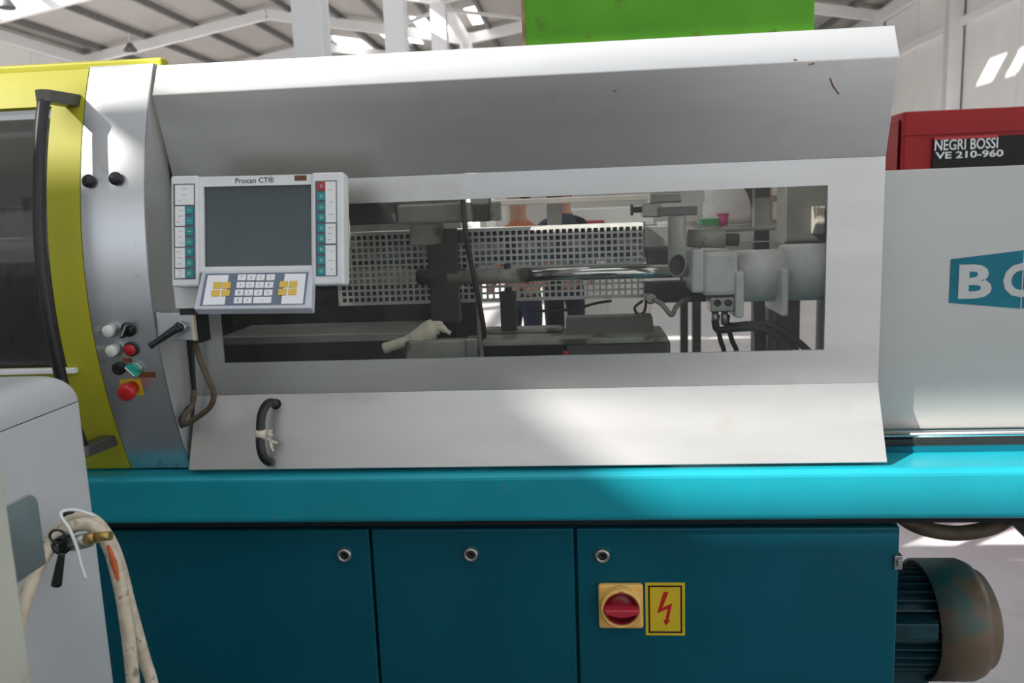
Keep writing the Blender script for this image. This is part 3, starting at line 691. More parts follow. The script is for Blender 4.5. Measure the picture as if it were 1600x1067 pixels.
# ================================================================== CONTROL TERMINAL
TL, TR_, BL, BR = at(266, 275, 1.545), at(535, 268, 1.545), at(268, 448, 1.512), at(540, 445, 1.512)
ex = (TR_-TL + BR-BL).normalized(); ez = (TL-BL + TR_-BR); ez = (ez - ex*ez.dot(ex)).normalized(); ey = ez.cross(ex)
TM = Matrix((ex, ey, ez)).transposed().to_4x4(); TM.translation = BL
TI = TM.inverted()
def tl(px, py, dep=0):
    d = TI.to_3x3() @ ray(px, py); e_ = TI @ EYE; k = (dep-e_.y)/d.y; return e_ + d*k
TW = tl(537, 350).x; TH = ((TI@TL).z + (TI@TR_).z)/2
term = thing('control_terminal', 'grey operator terminal with blank screen, teal keys and tilted keypad', 'control terminal', BL+V((.16, .02, 0)))
def tpart(name, mb, m_, parent=term, bevel=0, label=None): return part(name, mb, m_, parent, bevel, label, matrix=TM)
def tbox(x0, y0, x1, y1, d0, d1):
    a = tl(x0, y1, d0); b_ = tl(x1, y0, d0); return MB().box(a.x, b_.x, d0, d1, a.z, b_.z)
wl_ = tl(310, 360).x; wr_ = tl(487, 360).x
tpart('left_wing', MB().box(0, wl_, 0, .034, 0, TH), TERM, bevel=.004)
tpart('right_wing', MB().box(wr_, TW, 0, .034, 0, TH), TERM, bevel=.004)
zs0 = tl(400, 421).z
ctr = MB(); s0, s1 = tl(319, 417, .006), tl(486, 288, .006)
for a in ((wl_, wr_, s1.z, TH-.002), (wl_, wr_, zs0-.004, s0.z), (wl_, s0.x, s0.z, s1.z), (s1.x, wr_, s0.z, s1.z)): ctr.box(a[0], a[1], .006, .034, a[2], a[3])
cb = tpart('screen_bezel', ctr, TERM)
tpart('back_box', MB().box(.006, TW-.004, .034, .050, .006, TH-.006), CREAM, label='yellowed rear shell')
tpart('screen', MB().box(s0.x, s1.x, .012, .030, s0.z, s1.z), SCREEN, label='blank dark grey display')
def ttext(txt, x0, y0, x1, y1, dep, m_, parent, bold=0):
    a, b_ = tl(x0, y1, dep), tl(x1, y0, dep); return tpart('lettering', fit_text(txt, a.x, b_.x, a.z, b_.z, dep-.0004, bold, .0006), m_, parent)
ttext('Procan CT\u00ae', 368, 276.3, 428, 286.5, .006, PRINT, cb)
tpart('sticker', tbox(460, 273.6, 479, 282.4, .0054, .0062), BROWN, cb, label='small brown sticker')
L_ = []
for side, fx0, fx1, fy0, fy1, panes, kx, keys in (
    ('l', 271.7, 304.1, 286.6, 436.5, [(273.6, 288.5, 302.6, 320.2), (273.6, 322.1, 288.7, 352.9), (273.6, 354.8, 288.7, 385.5), (273.6, 387.2, 288.7, 418.2), (273.6, 420.1, 288.7, 434.7)], 295.6, [328.5, 345.3, 361.6, 378, 393.8, 410.9, 427.2]),
    ('r', 493.5, 525.9, 281.7, 431.6, [(508.8, 283.4, 524.5, 347.5), (508.8, 349.2, 524.5, 380.4), (508.8, 382.8, 524.5, 430.2)], 502, [290.7, 306.8, 323.6, 340.2, 356.5, 373, 389.7, 406.7, 423.5])):
    f_ = tpart('key_strip', tbox(fx0, fy0, fx1, fy1, -.0012, .0), TERMD, bevel=.0006, label='dark framed strip of membrane keys')
    for (a, b_, c_, d_) in panes:
        tpart('label_field', tbox(a, b_, c_, d_, -.0018, -.001), TERML, f_)
        mk = MB(); g = random.Random(int(a+b_))
        for j in range(3):
            yy = b_ + (d_-b_)*(.2+.3*j); xx = a + (c_-a)*(.15+.3*g.random())
            q0 = tl(xx, yy+.6, -.002); q1 = tl(xx+4+3*g.random(), yy-.4, -.002); mk.box(q0.x, q1.x, -.0022, -.0016, q0.z, q1.z)
        tpart('printed_mark', mk, PRINTG, f_)
    for i, ky in enumerate(keys):
        m2 = KRED if side == 'r' and i == 0 else KTEAL
        kb = tbox(kx-5.9, ky-5.9, kx+5.9, ky+5.9, -.0030, -.001); kb.cur = 1
        q = tl(kx, ky, -.003)
        if side == 'r' or i >= 4: kb.lathe((q.x, -.0028, q.z), (0, -1, 0), [(0, .0028), (.0006, .0028), (.0006, .0015), (0, .0015)], 12, cap=False)
        else: kb.box(q.x-.0035, q.x+.0035, -.0034, -.0028, q.z-.0006, q.z+.0006)
        tpart('key', kb, [m2, mat('key_glyph', (.35, .55, .55), .6)], f_)
# tilted keypad
k1, k2, k3 = at(316, 423.5, 1.515), at(488.5, 422, 1.515), at(394, 482.5, 1.468)
kx_ = (k2-k1).normalized(); kz = ((k1+k2)/2-k3); kz = (kz-kx_*kz.dot(kx_)).normalized(); ky_ = kz.cross(kx_)
KM = Matrix((kx_, ky_, kz)).transposed().to_4x4(); KM.translation = k3; KI = KM.inverted()
def kl(px, py, dep=0):
    d = KI.to_3x3() @ ray(px, py); e_ = KI @ EYE; k = (dep-e_.y)/d.y; q = e_+d*k; return (q.x, dep, q.z)
def zk(X_, Y_, dep=0): return kl(280+X_/6.667, 410+Y_/6.667, dep)
def kpart(name, mb, m_, parent, bevel=0, label=None): return part(name, mb, m_, parent, bevel, label, matrix=KM)
kp = kpart('keypad', MB().prism([zk(238, 88), zk(1392, 78), zk(1376, 476), zk(148, 486)], (0, .022, 0)), mat('keypad_frame', (.55, .57, .63), .4), term, .002, 'tilted keypad with white and yellow keys')
kpart('keypad_film', MB().prism([zk(278, 118), zk(1348, 102), zk(1308, 438), zk(214, 453)], (0, -.0008, 0)), SLATE, kp)
kpart('light_field', MB().prism([zk(300, 135, -.0006), zk(518, 131, -.0006), zk(472, 440, -.0006), zk(245, 444, -.0006)], (0, -.0006, 0)), KWHT, kp)
kpart('light_field', MB().prism([zk(1102, 120, -.0006), zk(1322, 118, -.0006), zk(1288, 430, -.0006), zk(1062, 432, -.0006)], (0, -.0006, 0)), KWHT, kp)
def kkey(cx, cy, w_, h_, m_, glyph=None, gm=PRINTG):
    sh = .12
    mb = MB().prism([zk(cx-w_/2+sh*h_/2, cy-h_/2, -.0006), zk(cx+w_/2+sh*h_/2, cy-h_/2-2, -.0006), zk(cx+w_/2-sh*h_/2, cy+h_/2-2, -.0006), zk(cx-w_/2-sh*h_/2, cy+h_/2, -.0006)], (0, -.0022, 0))
    if glyph:
        mb.cur = 1; c = zk(cx, cy, 0); s = .0028
        t = fit_text(glyph, c[0]-s*.6, c[0]+s*.6, c[2]-s, c[2]+s, -.0030, 0, .0004); mb.add(t.v, t.f)
    kpart('key', mb, [m_, gm], kp)
rows = [(162, [657, 755, 852, 955], '789/'), (240, [645, 742, 841, 938], '456-'), (320, [629, 728, 827, 930], '1230')]
for y_, xs_, gl in rows:
    for x_, g in zip(xs_, gl): kkey(x_, y_, 86, 60, KWHT, g)
kkey(617, 400, 86, 62, KWHT, 'i'); kkey(716, 400, 86, 62, KWHT, '^'); kkey(868, 398, 186, 64, KWHT, '>', KYEL)
for x_, y_, g in ((402, 243, '*'), (497, 243, 'o'), (383, 325, 'k'), (487, 322, '+'), (1090, 233, 'o'), (1190, 232, 'x'), (1077, 313, 'u'), (1182, 310, 'n')): kkey(x_, y_, 84, 64, KYEL, None)
# neck, bracket with clamp lever
nb = at(277, 482, 1.56); nt = at(305, 446, 1.56)
part('neck', MB().box(nb.x, nt.x+.01, 1.552, 1.60, nb.z, nt.z+.02), TERM, term, .002)
part('neck_joint', MB().box(nb.x+.004, nt.x+.012, 1.56, 1.60, at(290, 492, 1.56).z, nb.z), BLACK, term)
b0, b1 = at(250, 533, 1.565), at(298, 488, 1.565)
br = part('clamp_bracket', MB().box(b0.x, b1.x, 1.565, 1.62, b0.z, b1.z), SILVER2, term, .002, 'silver clamp bracket holding the terminal')
part('bracket_edge', MB().box(b1.x, b1.x+.006, 1.562, 1.622, b0.z, b1.z+.002), CREAM, br)
part('bracket_slot', MB().box(b1.x+.006, b1.x+.014, 1.572, 1.612, b0.z-.006, b1.z), DARK, br)
part('bracket_arm', MB().box(XD+.001, b0.x+.002, 1.585, 1.615, b0.z+.004, b1.z), SILVER2, br, .002)
p = at(284, 510, 1.56); p.y = 1.565
part('clamp_stud', MB().lathe(p, (0, -1, 0), [(0, .0115), (.012, .0115), (.014, .009)], 18), STEEL, br)
q1 = at(279, 511, 1.545); q2 = at(234, 541, 1.525)
part('clamp_lever', MB().tube([q1, q1.lerp(q2, .35), q1.lerp(q2, .7), q2], lambda t: .0085-.003*t+.0012*(t > .9), 12, 4).dome(q1, (0, -1, 0), .0095, .006), BLACK, br, label='black clamp lever')
cb_pts = [at(305, 534, 1.60), at(312, 560, 1.585), at(324, 590, 1.575), at(334, 615, 1.57), at(328, 636, 1.575), at(308, 652, 1.59), at(292, 662, 1.60), at(286, 660, 1.61), at(290, 646, 1.62), at(300, 634, 1.635), at(303, 610, 1.655)]
solo('terminal_cable', MB().tube(cb_pts, .0058, 12, 6), HOSEB, 'brown cable looping down from the terminal bracket', 'cable')
solo('control_wire', MB().tube([at(286, 668, 1.63), at(283, 656, 1.635), at(292, 640, 1.655), at(303, 625, 1.67), at(302, 590, 1.67), at(300, 540, 1.67), at(299, 500, 1.67)], .0048, 10, 6), RUBBER, 'thin black cable hanging beside the brown cable loop', 'cable')
solo('antenna_wire', MB().tube([at(538, 285, 1.575), at(541, 330, 1.575), at(545, 355, 1.58), at(543, 400, 1.58), at(540, 440, 1.57)], .0028, 8, 5), CREAM, 'thin cream cord hanging along the right edge of the terminal', 'cord')

# ================================================================== INSIDE THE GUARD HOOD
def pbox(mb, x0, y0, x1, y1, ya, yb):      # box whose front face covers a measured rectangle on the plane Y=ya
    a, b_ = at(x0, y1, ya), at(x1, y0, ya); return mb.box(a.x, b_.x, ya, yb, a.z, b_.z)
iu = thing('injection_unit', 'grey injection unit with perforated guard, chrome rod and cast housing behind the window', 'injection unit', (0, 2.1, 1.004))
GY = 2.06
ga, gb = at(530, 478, GY), at(1005, 350, GY)
pitch = .01565; hole = .0102
nx = int((gb.x-ga.x-.006)/pitch); nz = int((gb.z-ga.z-.006)/pitch)
xs_ = [ga.x]; zs_ = [ga.z]
for k in range(nx): c = ga.x+.008+pitch*(k+.5); xs_ += [c-hole/2, c+hole/2]
for k in range(nz): c = ga.z+.006+pitch*(k+.5); zs_ += [c-hole/2, c+hole/2]
xs_.append(gb.x); zs_.append(gb.z)
fs = []
W_ = len(xs_)
for j in range(len(zs_)-1):
    for i in range(W_-1):
        if i % 2 == 1 and j % 2 == 1: continue
        fs.append((j*W_+i, j*W_+i+1, (j+1)*W_+i+1, (j+1)*W_+i))
g = MB().add([(x, GY, z) for z in zs_ for x in xs_], fs)
go = part('perforated_guard', g, MESHG, iu, label='perforated metal guard with rows of square holes')
sm = go.modifiers.new('sol', 'SOLIDIFY'); sm.thickness = .0015; sm.offset = 1
part('guard_lip', MB().box(ga.x, gb.x, GY, GY+.12, gb.z, gb.z+.003), MESHG, iu)
part('guard_end', MB().box(gb.x-.002, gb.x, GY+.002, GY+.12, ga.z, gb.z), MESHG, iu)
bc = at(800, 385, 2.17)
part('barrel', MB().cyl((-.95, 2.17, bc.z), (at(1075, 385, 2.17).x, 2.17, bc.z), .045, n=28), STEEL, iu)
for k in range(6):
    x = -.45 + k*.13; part('heater_band', MB().cyl((x, 2.17, bc.z), (x+.10, 2.17, bc.z), .052, n=28), STEEL, iu)
# black post plate with knob
mb = MB(); pbox(mb, 674, 357, 712, 505, 1.97, 2.0); part('post_plate', mb, DGREY, iu, .003)
p = at(664, 432, 1.98); part('post_knob', MB().lathe(p+V((.03, 0, 0)), (-1, 0, 0), [(0, .012), (.02, .02), (.045, .02), (.05, .014)], 18), BLACK, iu)
mb = MB(); pbox(mb, 712, 360, 722, 380, 1.985, 1.998); pbox(mb, 712, 420, 727, 445, 1.98, 1.998); part('post_lug', mb, DGREY, iu, .001)
# guide rod
rc0, rc1 = at(700, 431, 1.985), at(1078, 425, 1.985); rzz = (rc0.z+rc1.z)/2; xm = at(826, 430, 1.985).x
part('guide_rod', MB().cyl((xm, 1.985, rzz), (rc1.x, 1.985, rzz), .0165, n=28), CHROME, iu, label='polished chrome guide rod')
part('rod_sleeve', MB().cyl((rc0.x, 1.985, rzz), (xm, 1.985, rzz), .0185, n=24), OLDG, iu)
mb = MB(); pbox(mb, 800, 411, 1062, 420, 2.02, 2.035); part('flat_bar', mb, STEEL, iu, .001)
p = at(793, 432, 1.985); part('sleeve_bolt', MB().lathe((p.x, 1.985, rzz), (0, 0, 1), [(0, .009), (.028, .009), (.030, .006)], 8), BLACK, iu)
mb = MB(); pbox(mb, 783, 455, 806, 518, 1.95, 1.965); p = at(795, 455, 1.957); mb.lathe((p.x, 1.957, p.z), (0, 0, 1), [(0, .008), (.01, .008)], 10); part('stop_post', mb, BLACK, iu, .002)
# upper housing
mb = MB(); pbox(mb, 622, 316, 734, 351, 1.93, 2.03); part('upper_housing', mb, OLDG, iu, .006, 'oily grey upper housing')
mb = MB(); pbox(mb, 641, 349, 690, 384, 1.945, 1.975); part('housing_foot', mb, OLDG, iu, .003)
mb = MB(); pbox(mb, 545, 308, 618, 352, 1.98, 2.05); part('upper_mount', mb, DGREY, iu, .004)
mb = MB(); pbox(mb, 736, 290, 764, 347, 1.99, 2.03); part('valve_block', mb, DGREY, iu, .003)
mb = MB(); pbox(mb, 768, 315, 782, 345, 1.97, 1.99); part('valve_block', mb, OLDG, iu, .003)
mb = MB(); pbox(mb, 736, 303, 1016, 323, 2.10, 2.14); part('top_rail', mb, mat('rail_grey', (.22, .22, .21), .4, .5), iu, .002)
# chute head on the right
mb = MB(); pbox(mb, 1030, 322, 1090, 338, 1.90, 2.0); part('chute_block', mb, mat('block_grey', (.20, .205, .20), .4, .4), iu, .002)
mb = MB(); pbox(mb, 1004, 317, 1036, 340, 1.92, 2.0); part('chute_clamp', mb, STEEL, iu, .003)
mb = MB(); pbox(mb, 1016, 300, 1066, 318, 1.95, 2.02); part('chute_head', mb, STEEL, iu, .004)
p = at(985, 328, 1.96); part('chute_knob', MB().lathe(p, (1, 0, 0), [(0, .013), (.006, .013), (.006, .007), (.03, .007)], 16), BLACK, iu)
pc = at(1058, 415, 1.90); ptop = at(1058, 338, 1.90); r = .0205; n = 28; mb = MB()
rs_o = []; 
def cut(i, rr, dz): 
    a = 2*PI*i/n; return V((pc.x+rr*math.cos(a), pc.y+rr*math.sin(a), pc.z - math.sin(a)*rr/r*.0285 + dz))
top = [V((pc.x+r*math.cos(2*PI*i/n), pc.y+r*math.sin(2*PI*i/n), ptop.z)) for i in range(n)]
topi = [V((pc.x+r*.86*math.cos(2*PI*i/n), pc.y+r*.86*math.sin(2*PI*i/n), ptop.z)) for i in range(n)]
mb.rings([topi, [cut(i, r*.86, 0) for i in range(n)], [cut(i, r, 0) for i in range(n)], top], cap=False)
part('pipe_bore_shade', MB().rings([topi, [cut(i, r*.855, .0004) for i in range(n)]], cap=False), DGREY, iu)  # dark lining stands in for the shade inside the pipe
part('chute_pipe', mb, mat('pipe_grey', (.50, .49, .46), .4, .3), iu, label='pale pipe with an obliquely cut open end')
# cast housing, flanges, cylinder
CA = 1.93
mb = MB(); pbox(mb, 1081, 389, 1100, 458, CA-.012, CA+.16); part('housing_plate', mb, CASTG, iu, .006)
mb = MB(); pbox(mb, 1098, 392, 1154, 463, CA, CA+.16); part('cast_housing', mb, CASTG, iu, .010, 'rough grey painted cast housing')
cc = at(1200, 430, 2.02)
x1_, x2_, x3_ = at(1150, 430, 2.0).x, at(1226, 430, 2.0).x, .60
part('neck_cylinder', MB().cyl((x1_, 2.02, cc.z), (x2_, 2.02, cc.z), .062, n=36), CASTG, iu)
part('main_cylinder', MB().cyl((x2_, 2.03, cc.z+.004), (x3_, 2.03, cc.z+.004), .068, n=36), CASTG, iu)
for a_, b__ in (((1149, 424), (1163, 497)), ((1221, 421), (1233, 494))):
    mb = MB(); pbox(mb, a_[0], a_[1], b__[0], b__[1], 1.925, 2.10); part('flange_plate', mb, CASTG, iu, .004)
mb = MB(); pbox(mb, 1110, 464, 1148, 488, CA+.01, CA+.07); vb = part('manifold', mb, STEEL, iu, .003)
for px in (1121, 1138):
    p = at(px, 473, CA+.01); part('plug', MB().lathe(p, (0, -1, 0), [(0, .0085), (.006, .0085), (.006, .004), (.002, .004)], 12), DGREY, vb)
for px in (1117, 1132):
    p = at(px, 488, CA+.03); part('hose_nut', MB().lathe(p, (0, 0, -1), [(-.004, .008), (.012, .009), (.022, .009), (.03, .0065)], 6), STEEL, vb)
mb = MB(); pbox(mb, 1012, 388, 1085, 414, 2.05, 2.1); part('nozzle_shroud', mb, DGREY, iu, .003)
mb = MB(); pbox(mb, 1008, 440, 1104, 474, 2.03, 2.1); part('carriage_arm', mb, DGREY, iu, .003)
p = at(1017, 466, 2.0); part('pivot_pin', MB().lathe(p, (0, -1, 0), [(-.04, .014), (.004, .014), (.006, .010)], 18), STEEL, iu)
mb = MB(); pbox(mb, 1006, 352, 1046, 388, 2.10, 2.13); part('nozzle_head', mb, STEEL, iu, .003)
part('cylinder_cap', MB().cyl(at(1074, 372, 1.97), V((at(1132, 374, 1.97).x, 1.97, at(1132, 374, 1.97).z)), .021, n=24), OLDG, iu)
a_ = at(1132, 374, 1.97); part('cylinder_end', MB().cyl(a_, a_+V((.032, 0, -.002)), .015, n=20), DGREY, iu)
mb = MB(); pbox(mb, 1060, 350, 1300, 364, 2.27, 2.30); pbox(mb, 1130, 373, 1300, 381, 2.27, 2.30); pbox(mb, 1290, 350, 1300, 381, 2.27, 2.30); part('rear_rail', mb, DGREY, iu, .002)
mb = MB(); pbox(mb, 1226, 285, 1304, 382, 2.10, 2.19); part('rear_box', mb, DGREY, iu, .004)
mb = MB(); pbox(mb, 1274, 322, 1290, 366, 2.06, 2.10); part('rear_lug', mb, OLDG, iu, .003)
# supports standing on the bed
for x in (-.9, -.30, .52):
    part('support_foot', MB().box(x-.03, x+.03, 2.12, 2.25, 1.005, bc.z-.04), DGREY, iu, .003)
part('dark_stand', beam_between(at(1184, 465, 2.2), V((at(1190, 560, 2.2).x, 2.2, 1.004)), .03, .03), BLACKM, iu)
# hoses
part('oil_hose', MB().tube([at(1117, 500, 1.955), at(1122, 515, 1.955), at(1150, 513, 1.95), at(1185, 513, 1.94), at(1210, 524, 1.93), at(1235, 548, 1.92), at(1250, 580, 1.92)], .0085, 12), RUBBER, iu, label='black oil hose curving from the manifold under the cast housing')
part('oil_hose', MB().tube([at(1133, 500, 1.965), at(1140, 509, 1.965), at(1170, 507, 1.965), at(1205, 508, 1.96), at(1230, 522, 1.955), at(1262, 548, 1.95), at(1280, 580, 1.95)], .0085, 12), RUBBER, iu, label='upper black oil hose running right from the manifold')
for a_, b__ in (((1120, 505), (1132, 560)), ((1136, 505), (1152, 560))):
    q = at(*a_, 1.985); q2 = at(*b__, 1.99); q3 = q2.copy(); q3.z = 1.004
    part('oil_hose', MB().tube([q+V((0, -.01, .02)), q, q.lerp(q2, .5), q2, q3], .006, 10), RUBBER, iu, label='thin dark hose hanging straight down under the cast housing')
part('looped_cable', MB().tube([at(1004, 470, 2.04), at(992, 480, 2.03), at(996, 490, 2.03), at(1006, 488, 2.03), at(1010, 470, 2.04)], .0035, 8), RUBBER, iu, label='small black cable loop at the end of the perforated guard')
part('bent_pipe', MB().tube([at(1022, 468, 1.99), at(1035, 476, 1.98), at(1049, 492, 1.98), at(1056, 480, 1.99), at(1066, 470, 2.0), at(1078, 466, 2.02)], .006, 10), OLDG, iu, label='bent grey pipe dipping below the chrome guide rod')
solo('sensor_cable', MB().tube([at(822, 484, 2.0), at(860, 486, 2.0), at(900, 482, 2.01), at(930, 474, 2.03), at(955, 470, 2.05)], .0035, 8), RUBBER, 'thin black cable running along the foot of the perforated guard', 'cable')
solo('drop_cable', MB().tube([at(722, 290, 1.93), at(724, 330, 1.92), at(730, 380, 1.915), at(740, 430, 1.91), at(750, 480, 1.91), at(756, 515, 1.92), at(757, 540, 1.94)], .0062, 12), RUBBER, 'black cable hanging down past the dark post plate', 'cable')
# slide table on the right, machine table on the left
st = thing('slide_table', 'low dark grey stepped slide table below the guide rod', 'slide table', (.0, 1.95, 1.004))
zt_ = at(900, 530, 1.86).z
x0_, x1_ = at(752, 530, 1.86).x, at(1044, 530, 1.86).x
part('table_slab', MB().box(x0_, x1_, 1.86, 2.04, zt_-.012, zt_), OLDG, st, .002)
part('table_body', MB().box(at(885, 540, 1.88).x, at(1048, 540, 1.88).x, 1.88, 2.04, 1.004, zt_-.012), mat('table_grey', (.13, .13, .125), .5, .2), st, .006)
part('table_body', MB().box(x0_, at(884, 540, 1.88).x, 1.89, 2.04, 1.004, zt_-.012), BLACKM, st, .003)
z2 = at(950, 494, 1.99).z
part('wedge_block', MB().prism([(at(884, 500, 1.93).x, 1.93, zt_), (at(884, 500, 1.93).x, 1.97, z2), (at(884, 500, 1.93).x, 2.03, z2), (at(884, 500, 1.93).x, 2.03, zt_)], (at(1022, 500, 1.93).x-at(884, 500, 1.93).x, 0, 0)), mat('wedge_grey', (.10, .10, .095), .45, .3), st, .002)
z3 = at(800, 500, 1.99).z
part('riser_block', MB().box(at(756, 505, 1.97).x, at(880, 505, 1.97).x, 1.97, 2.03, zt_, z3-.02), OLDG, st, .004)
part('dark_backing_sheet', MB().box(-1.30, at(722, 400, 2.33).x, 2.33, 2.338, 1.004, 1.78), DGREY, iu)  # dark sheet added to make the left of the interior look shaded
lt = thing('mould_table', 'oily grey mould table block behind the lower left of the window', 'machine table', (-.6, 2.0, 1.004))
zt2 = at(450, 524, 1.84).z
part('table_top', MB().box(-.845+.004, at(648, 520, 1.84).x, 1.84, 2.04, zt2-.02, zt2), mat('worn_table', (.26, .25, .24), .4, .5, .2, 10), lt, .003)
part('table_body', MB().box(-.84, at(640, 540, 1.86).x, 1.86, 2.04, 1.004, zt2-.02), BLACKM, lt, .003)
b2 = thing('clamp_block', 'oily brown grey block standing right of the mould table', 'machine block', (-.3, 1.9, 1.004))
mb = MB(); a_ = at(632, 530, 1.80); q = at(730, 530, 1.80); mb.box(a_.x, q.x, 1.80, 1.835, 1.004, at(680, 532, 1.80).z); part('block_body', mb, OLDG, b2, .004)
mb = MB(); a_ = at(728, 530, 1.80); q = at(746, 530, 1.80); mb.box(a_.x, q.x, 1.79, 1.84, 1.004, at(730, 528, 1.80).z); part('bright_end', mb, STEEL, b2, .003)
# pale work glove lying on the block
gz = at(650, 532, 1.82).z
gl = MB(); gp = lambda px, py, y=1.825: at(px, py, y)
def blob(pts, rad): gl.tube(pts, lambda t: rad[min(int(t*(len(rad)-1)+.5), len(rad)-1)], 10, 5)
blob([gp(640, 540), gp(655, 528), gp(672, 516), gp(684, 512)], [.012, .022, .023, .015])
blob([gp(672, 513), gp(688, 512), gp(704, 521)], [.010, .008, .005])
blob([gp(650, 532), gp(632, 535), gp(614, 540), gp(600, 545)], [.014, .013, .012, .013])
blob([gp(655, 528), gp(640, 527), gp(628, 531)], [.009, .007, .005])
blob([gp(676, 508), gp(686, 506), gp(694, 510)], [.009, .007, .004])
solo('work_glove', gl, mat('glove_cloth', (.60, .56, .47), .9, 0, .15, 60), 'pale crumpled work glove lying on the block inside the window', 'glove')
part('red_plug', MB().lathe(at(884, 553, 1.84), (0, -1, 0), [(-.02, .006), (0, .006), (.004, .004)], 12), RED, st)
# green sheet metal bin standing on the hood roof
gy = 2.02
x0_, x1_ = at(818, 30, gy).x, at(1273, 30, gy).x
gt = thing('green_hopper_box', 'scratched green sheet metal box standing on top of the hood', 'hopper', ((x0_+x1_)/2, gy+.2, ZT))
part('box_shell', MB().box(x0_, x1_, gy, gy+.45, ZT+.008, 2.5), GREENP, gt, .004)
part('corner_angle', MB().box(x0_-.004, x0_+.004, gy-.003, gy+.02, ZT+.008, 2.5), mat('rusty_edge', (.30, .22, .10), .7, 0, .4, 40), gt)
part('box_foot', MB().box(x0_+.02, x1_-.02, 2.055, 2.345, ZT-.04, ZT+.006), DGREY, gt)
for x in (x0_+.05, x1_-.05): part('stand_post', MB().box(x-.02, x+.02, 2.31, 2.345, 1.004, ZT-.04), DGREY, gt)

# ================================================================== FOREGROUND LEFT: GREY UNIT, CREAM UNIT, HOSES
GX = -.78
e1 = atx(156, 830, GX); zt_ = atx(100, 592, GX).z
gu = thing('grey_dryer_unit', 'light grey enamelled cabinet with rounded lid in front of the lime door', 'cabinet', (GX-.3, 1.0, 0))
def rrect_(x0, x1, y0, y1, cr, z):
    o_ = []
    for cx, cy, a0 in ((x1-cr, y1-cr, 0), (x0+cr, y1-cr, 90), (x0+cr, y0+cr, 180), (x1-cr, y0+cr, 270)):
        for k in range(7): a = R(a0+15*k); o_.append(V((cx+cr*math.cos(a), cy+cr*math.sin(a), z)))
    return o_
yF = e1.y; zs_a, zs_b = atx(4, 672, GX).z, atx(116, 629, GX).z; zsm = (zs_a+zs_b)/2
part('cabinet_body', MB().rings([rrect_(GX-.6, GX, .35, yF, .02, z) for z in (.02, zsm-.0015)]), LGREY, gu)
ztop = atx(80, 590, GX-.06).z
rr = .045
def rrect(x0, x1, y0, y1, cr, z):
    o_ = []
    for cx, cy, a0 in ((x1-cr, y1-cr, 0), (x0+cr, y1-cr, 90), (x0+cr, y0+cr, 180), (x1-cr, y0+cr, 270)):
        for k in range(7): a = R(a0+15*k); o_.append(V((cx+cr*math.cos(a), cy+cr*math.sin(a), z)))
    return o_
ztop += .014
rs = [rrect(GX-.6, GX, .35, yF, .02, zsm)]
for k in range(9):
    a = k*PI/2/8; ins = rr*(1-math.cos(a)); rs.append(rrect(GX-.6+ins, GX-ins, .35+ins, yF-ins, max(.02-ins*.3, .006), ztop-rr+rr*math.sin(a)))
part('lid', MB().rings(rs), LGREY, gu)
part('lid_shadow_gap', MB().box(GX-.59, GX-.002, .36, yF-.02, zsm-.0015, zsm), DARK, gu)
c1 = atx(24, 870, -.625)
cu = thing('cream_feeder_unit', 'cream enamelled box in front of the light grey cabinet', 'machine unit', (-.75, .7, 0))
part('unit_body', MB().box(-.69, -.625, .30, c1.y, .02, 1.42), CREAMP, cu, .004)
part('unit_foot', MB().box(-.68, -.635, .32, c1.y-.02, 0, .02), DARK, cu)
def bx_(px, py): 
    p = atx(px, py, -.655); return p
pa = [bx_(8, 776), bx_(44, 776)]
ptop_ = bx_(40, 775); pr_ = bx_(66, 830); pbt = bx_(66, 885)
poly = [(-.655, c1.y-.03, pbt.z), (-.655, c1.y-.03, ptop_.z)]
R_ = .018; y1_ = pr_.y
for k in range(7):
    a = PI/2 - k*PI/2/6; poly.append((-.655, y1_-R_+R_*math.cos(a), ptop_.z-R_+R_*math.sin(a)))
poly.append((-.655, y1_, pbt.z+.0))
part('bracket_plate', MB().prism(poly, (-.004, 0, 0)), STEEL, cu, .001, 'bare steel bracket plate with rounded corner')
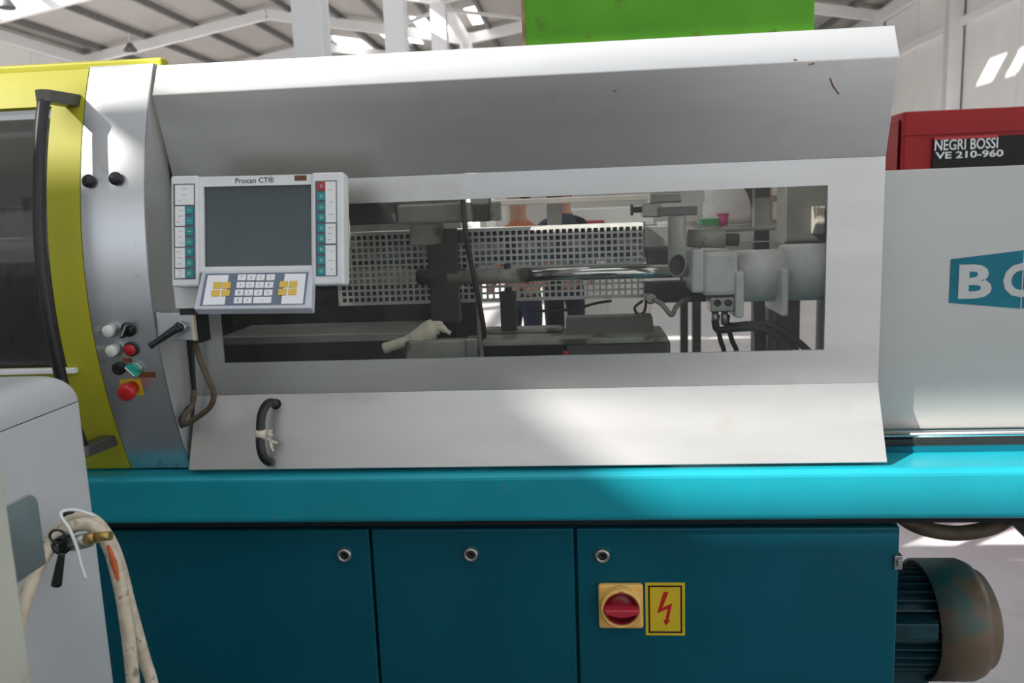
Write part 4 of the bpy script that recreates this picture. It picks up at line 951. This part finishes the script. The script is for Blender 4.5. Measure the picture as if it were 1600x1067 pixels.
# hose bundle
def hp_(l): return [at(x, y, d) for x, y, d in l]
h1 = thing('cream_hose', 'front cream hose tied over the valve, smeared red near its bend', 'hose', at(150, 820, 1.05))
part('hose_run', MB().tube(hp_([(20, 1010, .93), (42, 930, .96), (62, 880, .99), (92, 838, 1.02), (122, 820, 1.03), (148, 824, 1.03), (168, 848, 1.03), (182, 890, 1.03), (196, 960, 1.03), (208, 1067, 1.03), (216, 1200, 1.03)]), .0092, 14), HOSEC, h1)
part('red_smear', MB().tube(hp_([(169, 852, 1.0225), (175, 870, 1.0225), (181, 890, 1.0225), (184, 905, 1.0228)]), lambda t: .0045*(1-abs(t-.5)), 8), RUSTR, h1, label='rusty red smear')
solo('cream_hose', MB().tube(hp_([(45, 895, 1.05), (66, 862, 1.05), (92, 826, 1.06), (118, 808, 1.065), (145, 812, 1.065), (168, 838, 1.065), (186, 880, 1.065), (204, 950, 1.065), (226, 1030, 1.065), (240, 1080, 1.065), (256, 1200, 1.065)]), .0085, 14), HOSEC, 'rear cream hose hanging behind the red smeared one', 'hose')
vv = thing('ball_valve', 'black handled valve with brass outlet tied to the cream hoses', 'valve', at(100, 850, 1.0))
part('valve_wheel', MB().lathe(at(98, 851, 1.01), V((.25, -1, .1)), [(-.008, .0125), (.006, .0125), (.006, .0085), (-.002, .0075)], 24), BLACK, vv)
part('valve_ring', MB().tube([at(90, 838, 1.0) + V((math.cos(2*PI*k/12)*.011, 0, math.sin(2*PI*k/12)*.009)) for k in range(13)], .0018, 8, 3), BLACK, vv)
part('valve_lever', MB().tube([at(97, 862, 1.0), at(93, 885, 1.0), at(88, 914, 1.0)], lambda t: .0042+.0028*t, 12, 4), BLACK, vv, label='black plastic lever grip')
part('valve_body', MB().cyl(at(112, 850, 1.015), at(140, 843, 1.015), .0105, n=8), STEEL, vv)
part('brass_outlet', MB().cyl(at(134, 842, 1.01), at(150, 840, 1.01), .0085, n=6).cyl(at(148, 839, 1.01), at(173, 837, 1.01), .0062, n=16), BRASS, vv)
mb = MB(); pbox(mb, 98, 800, 116, 814, 1.06, 1.075); part('valve_clip', mb, BLACK, vv, .003)
solo('cable_tie', MB().tube(hp_([(148, 806, 1.05), (120, 797, 1.035), (100, 798, 1.02), (95, 806, 1.012), (108, 826, 1.008), (120, 855, 1.004), (126, 880, 1.004), (134, 904, 1.006)]), .0022, 8), PRINTW, 'white cable tie tail hanging from the hose bundle', 'cable tie')
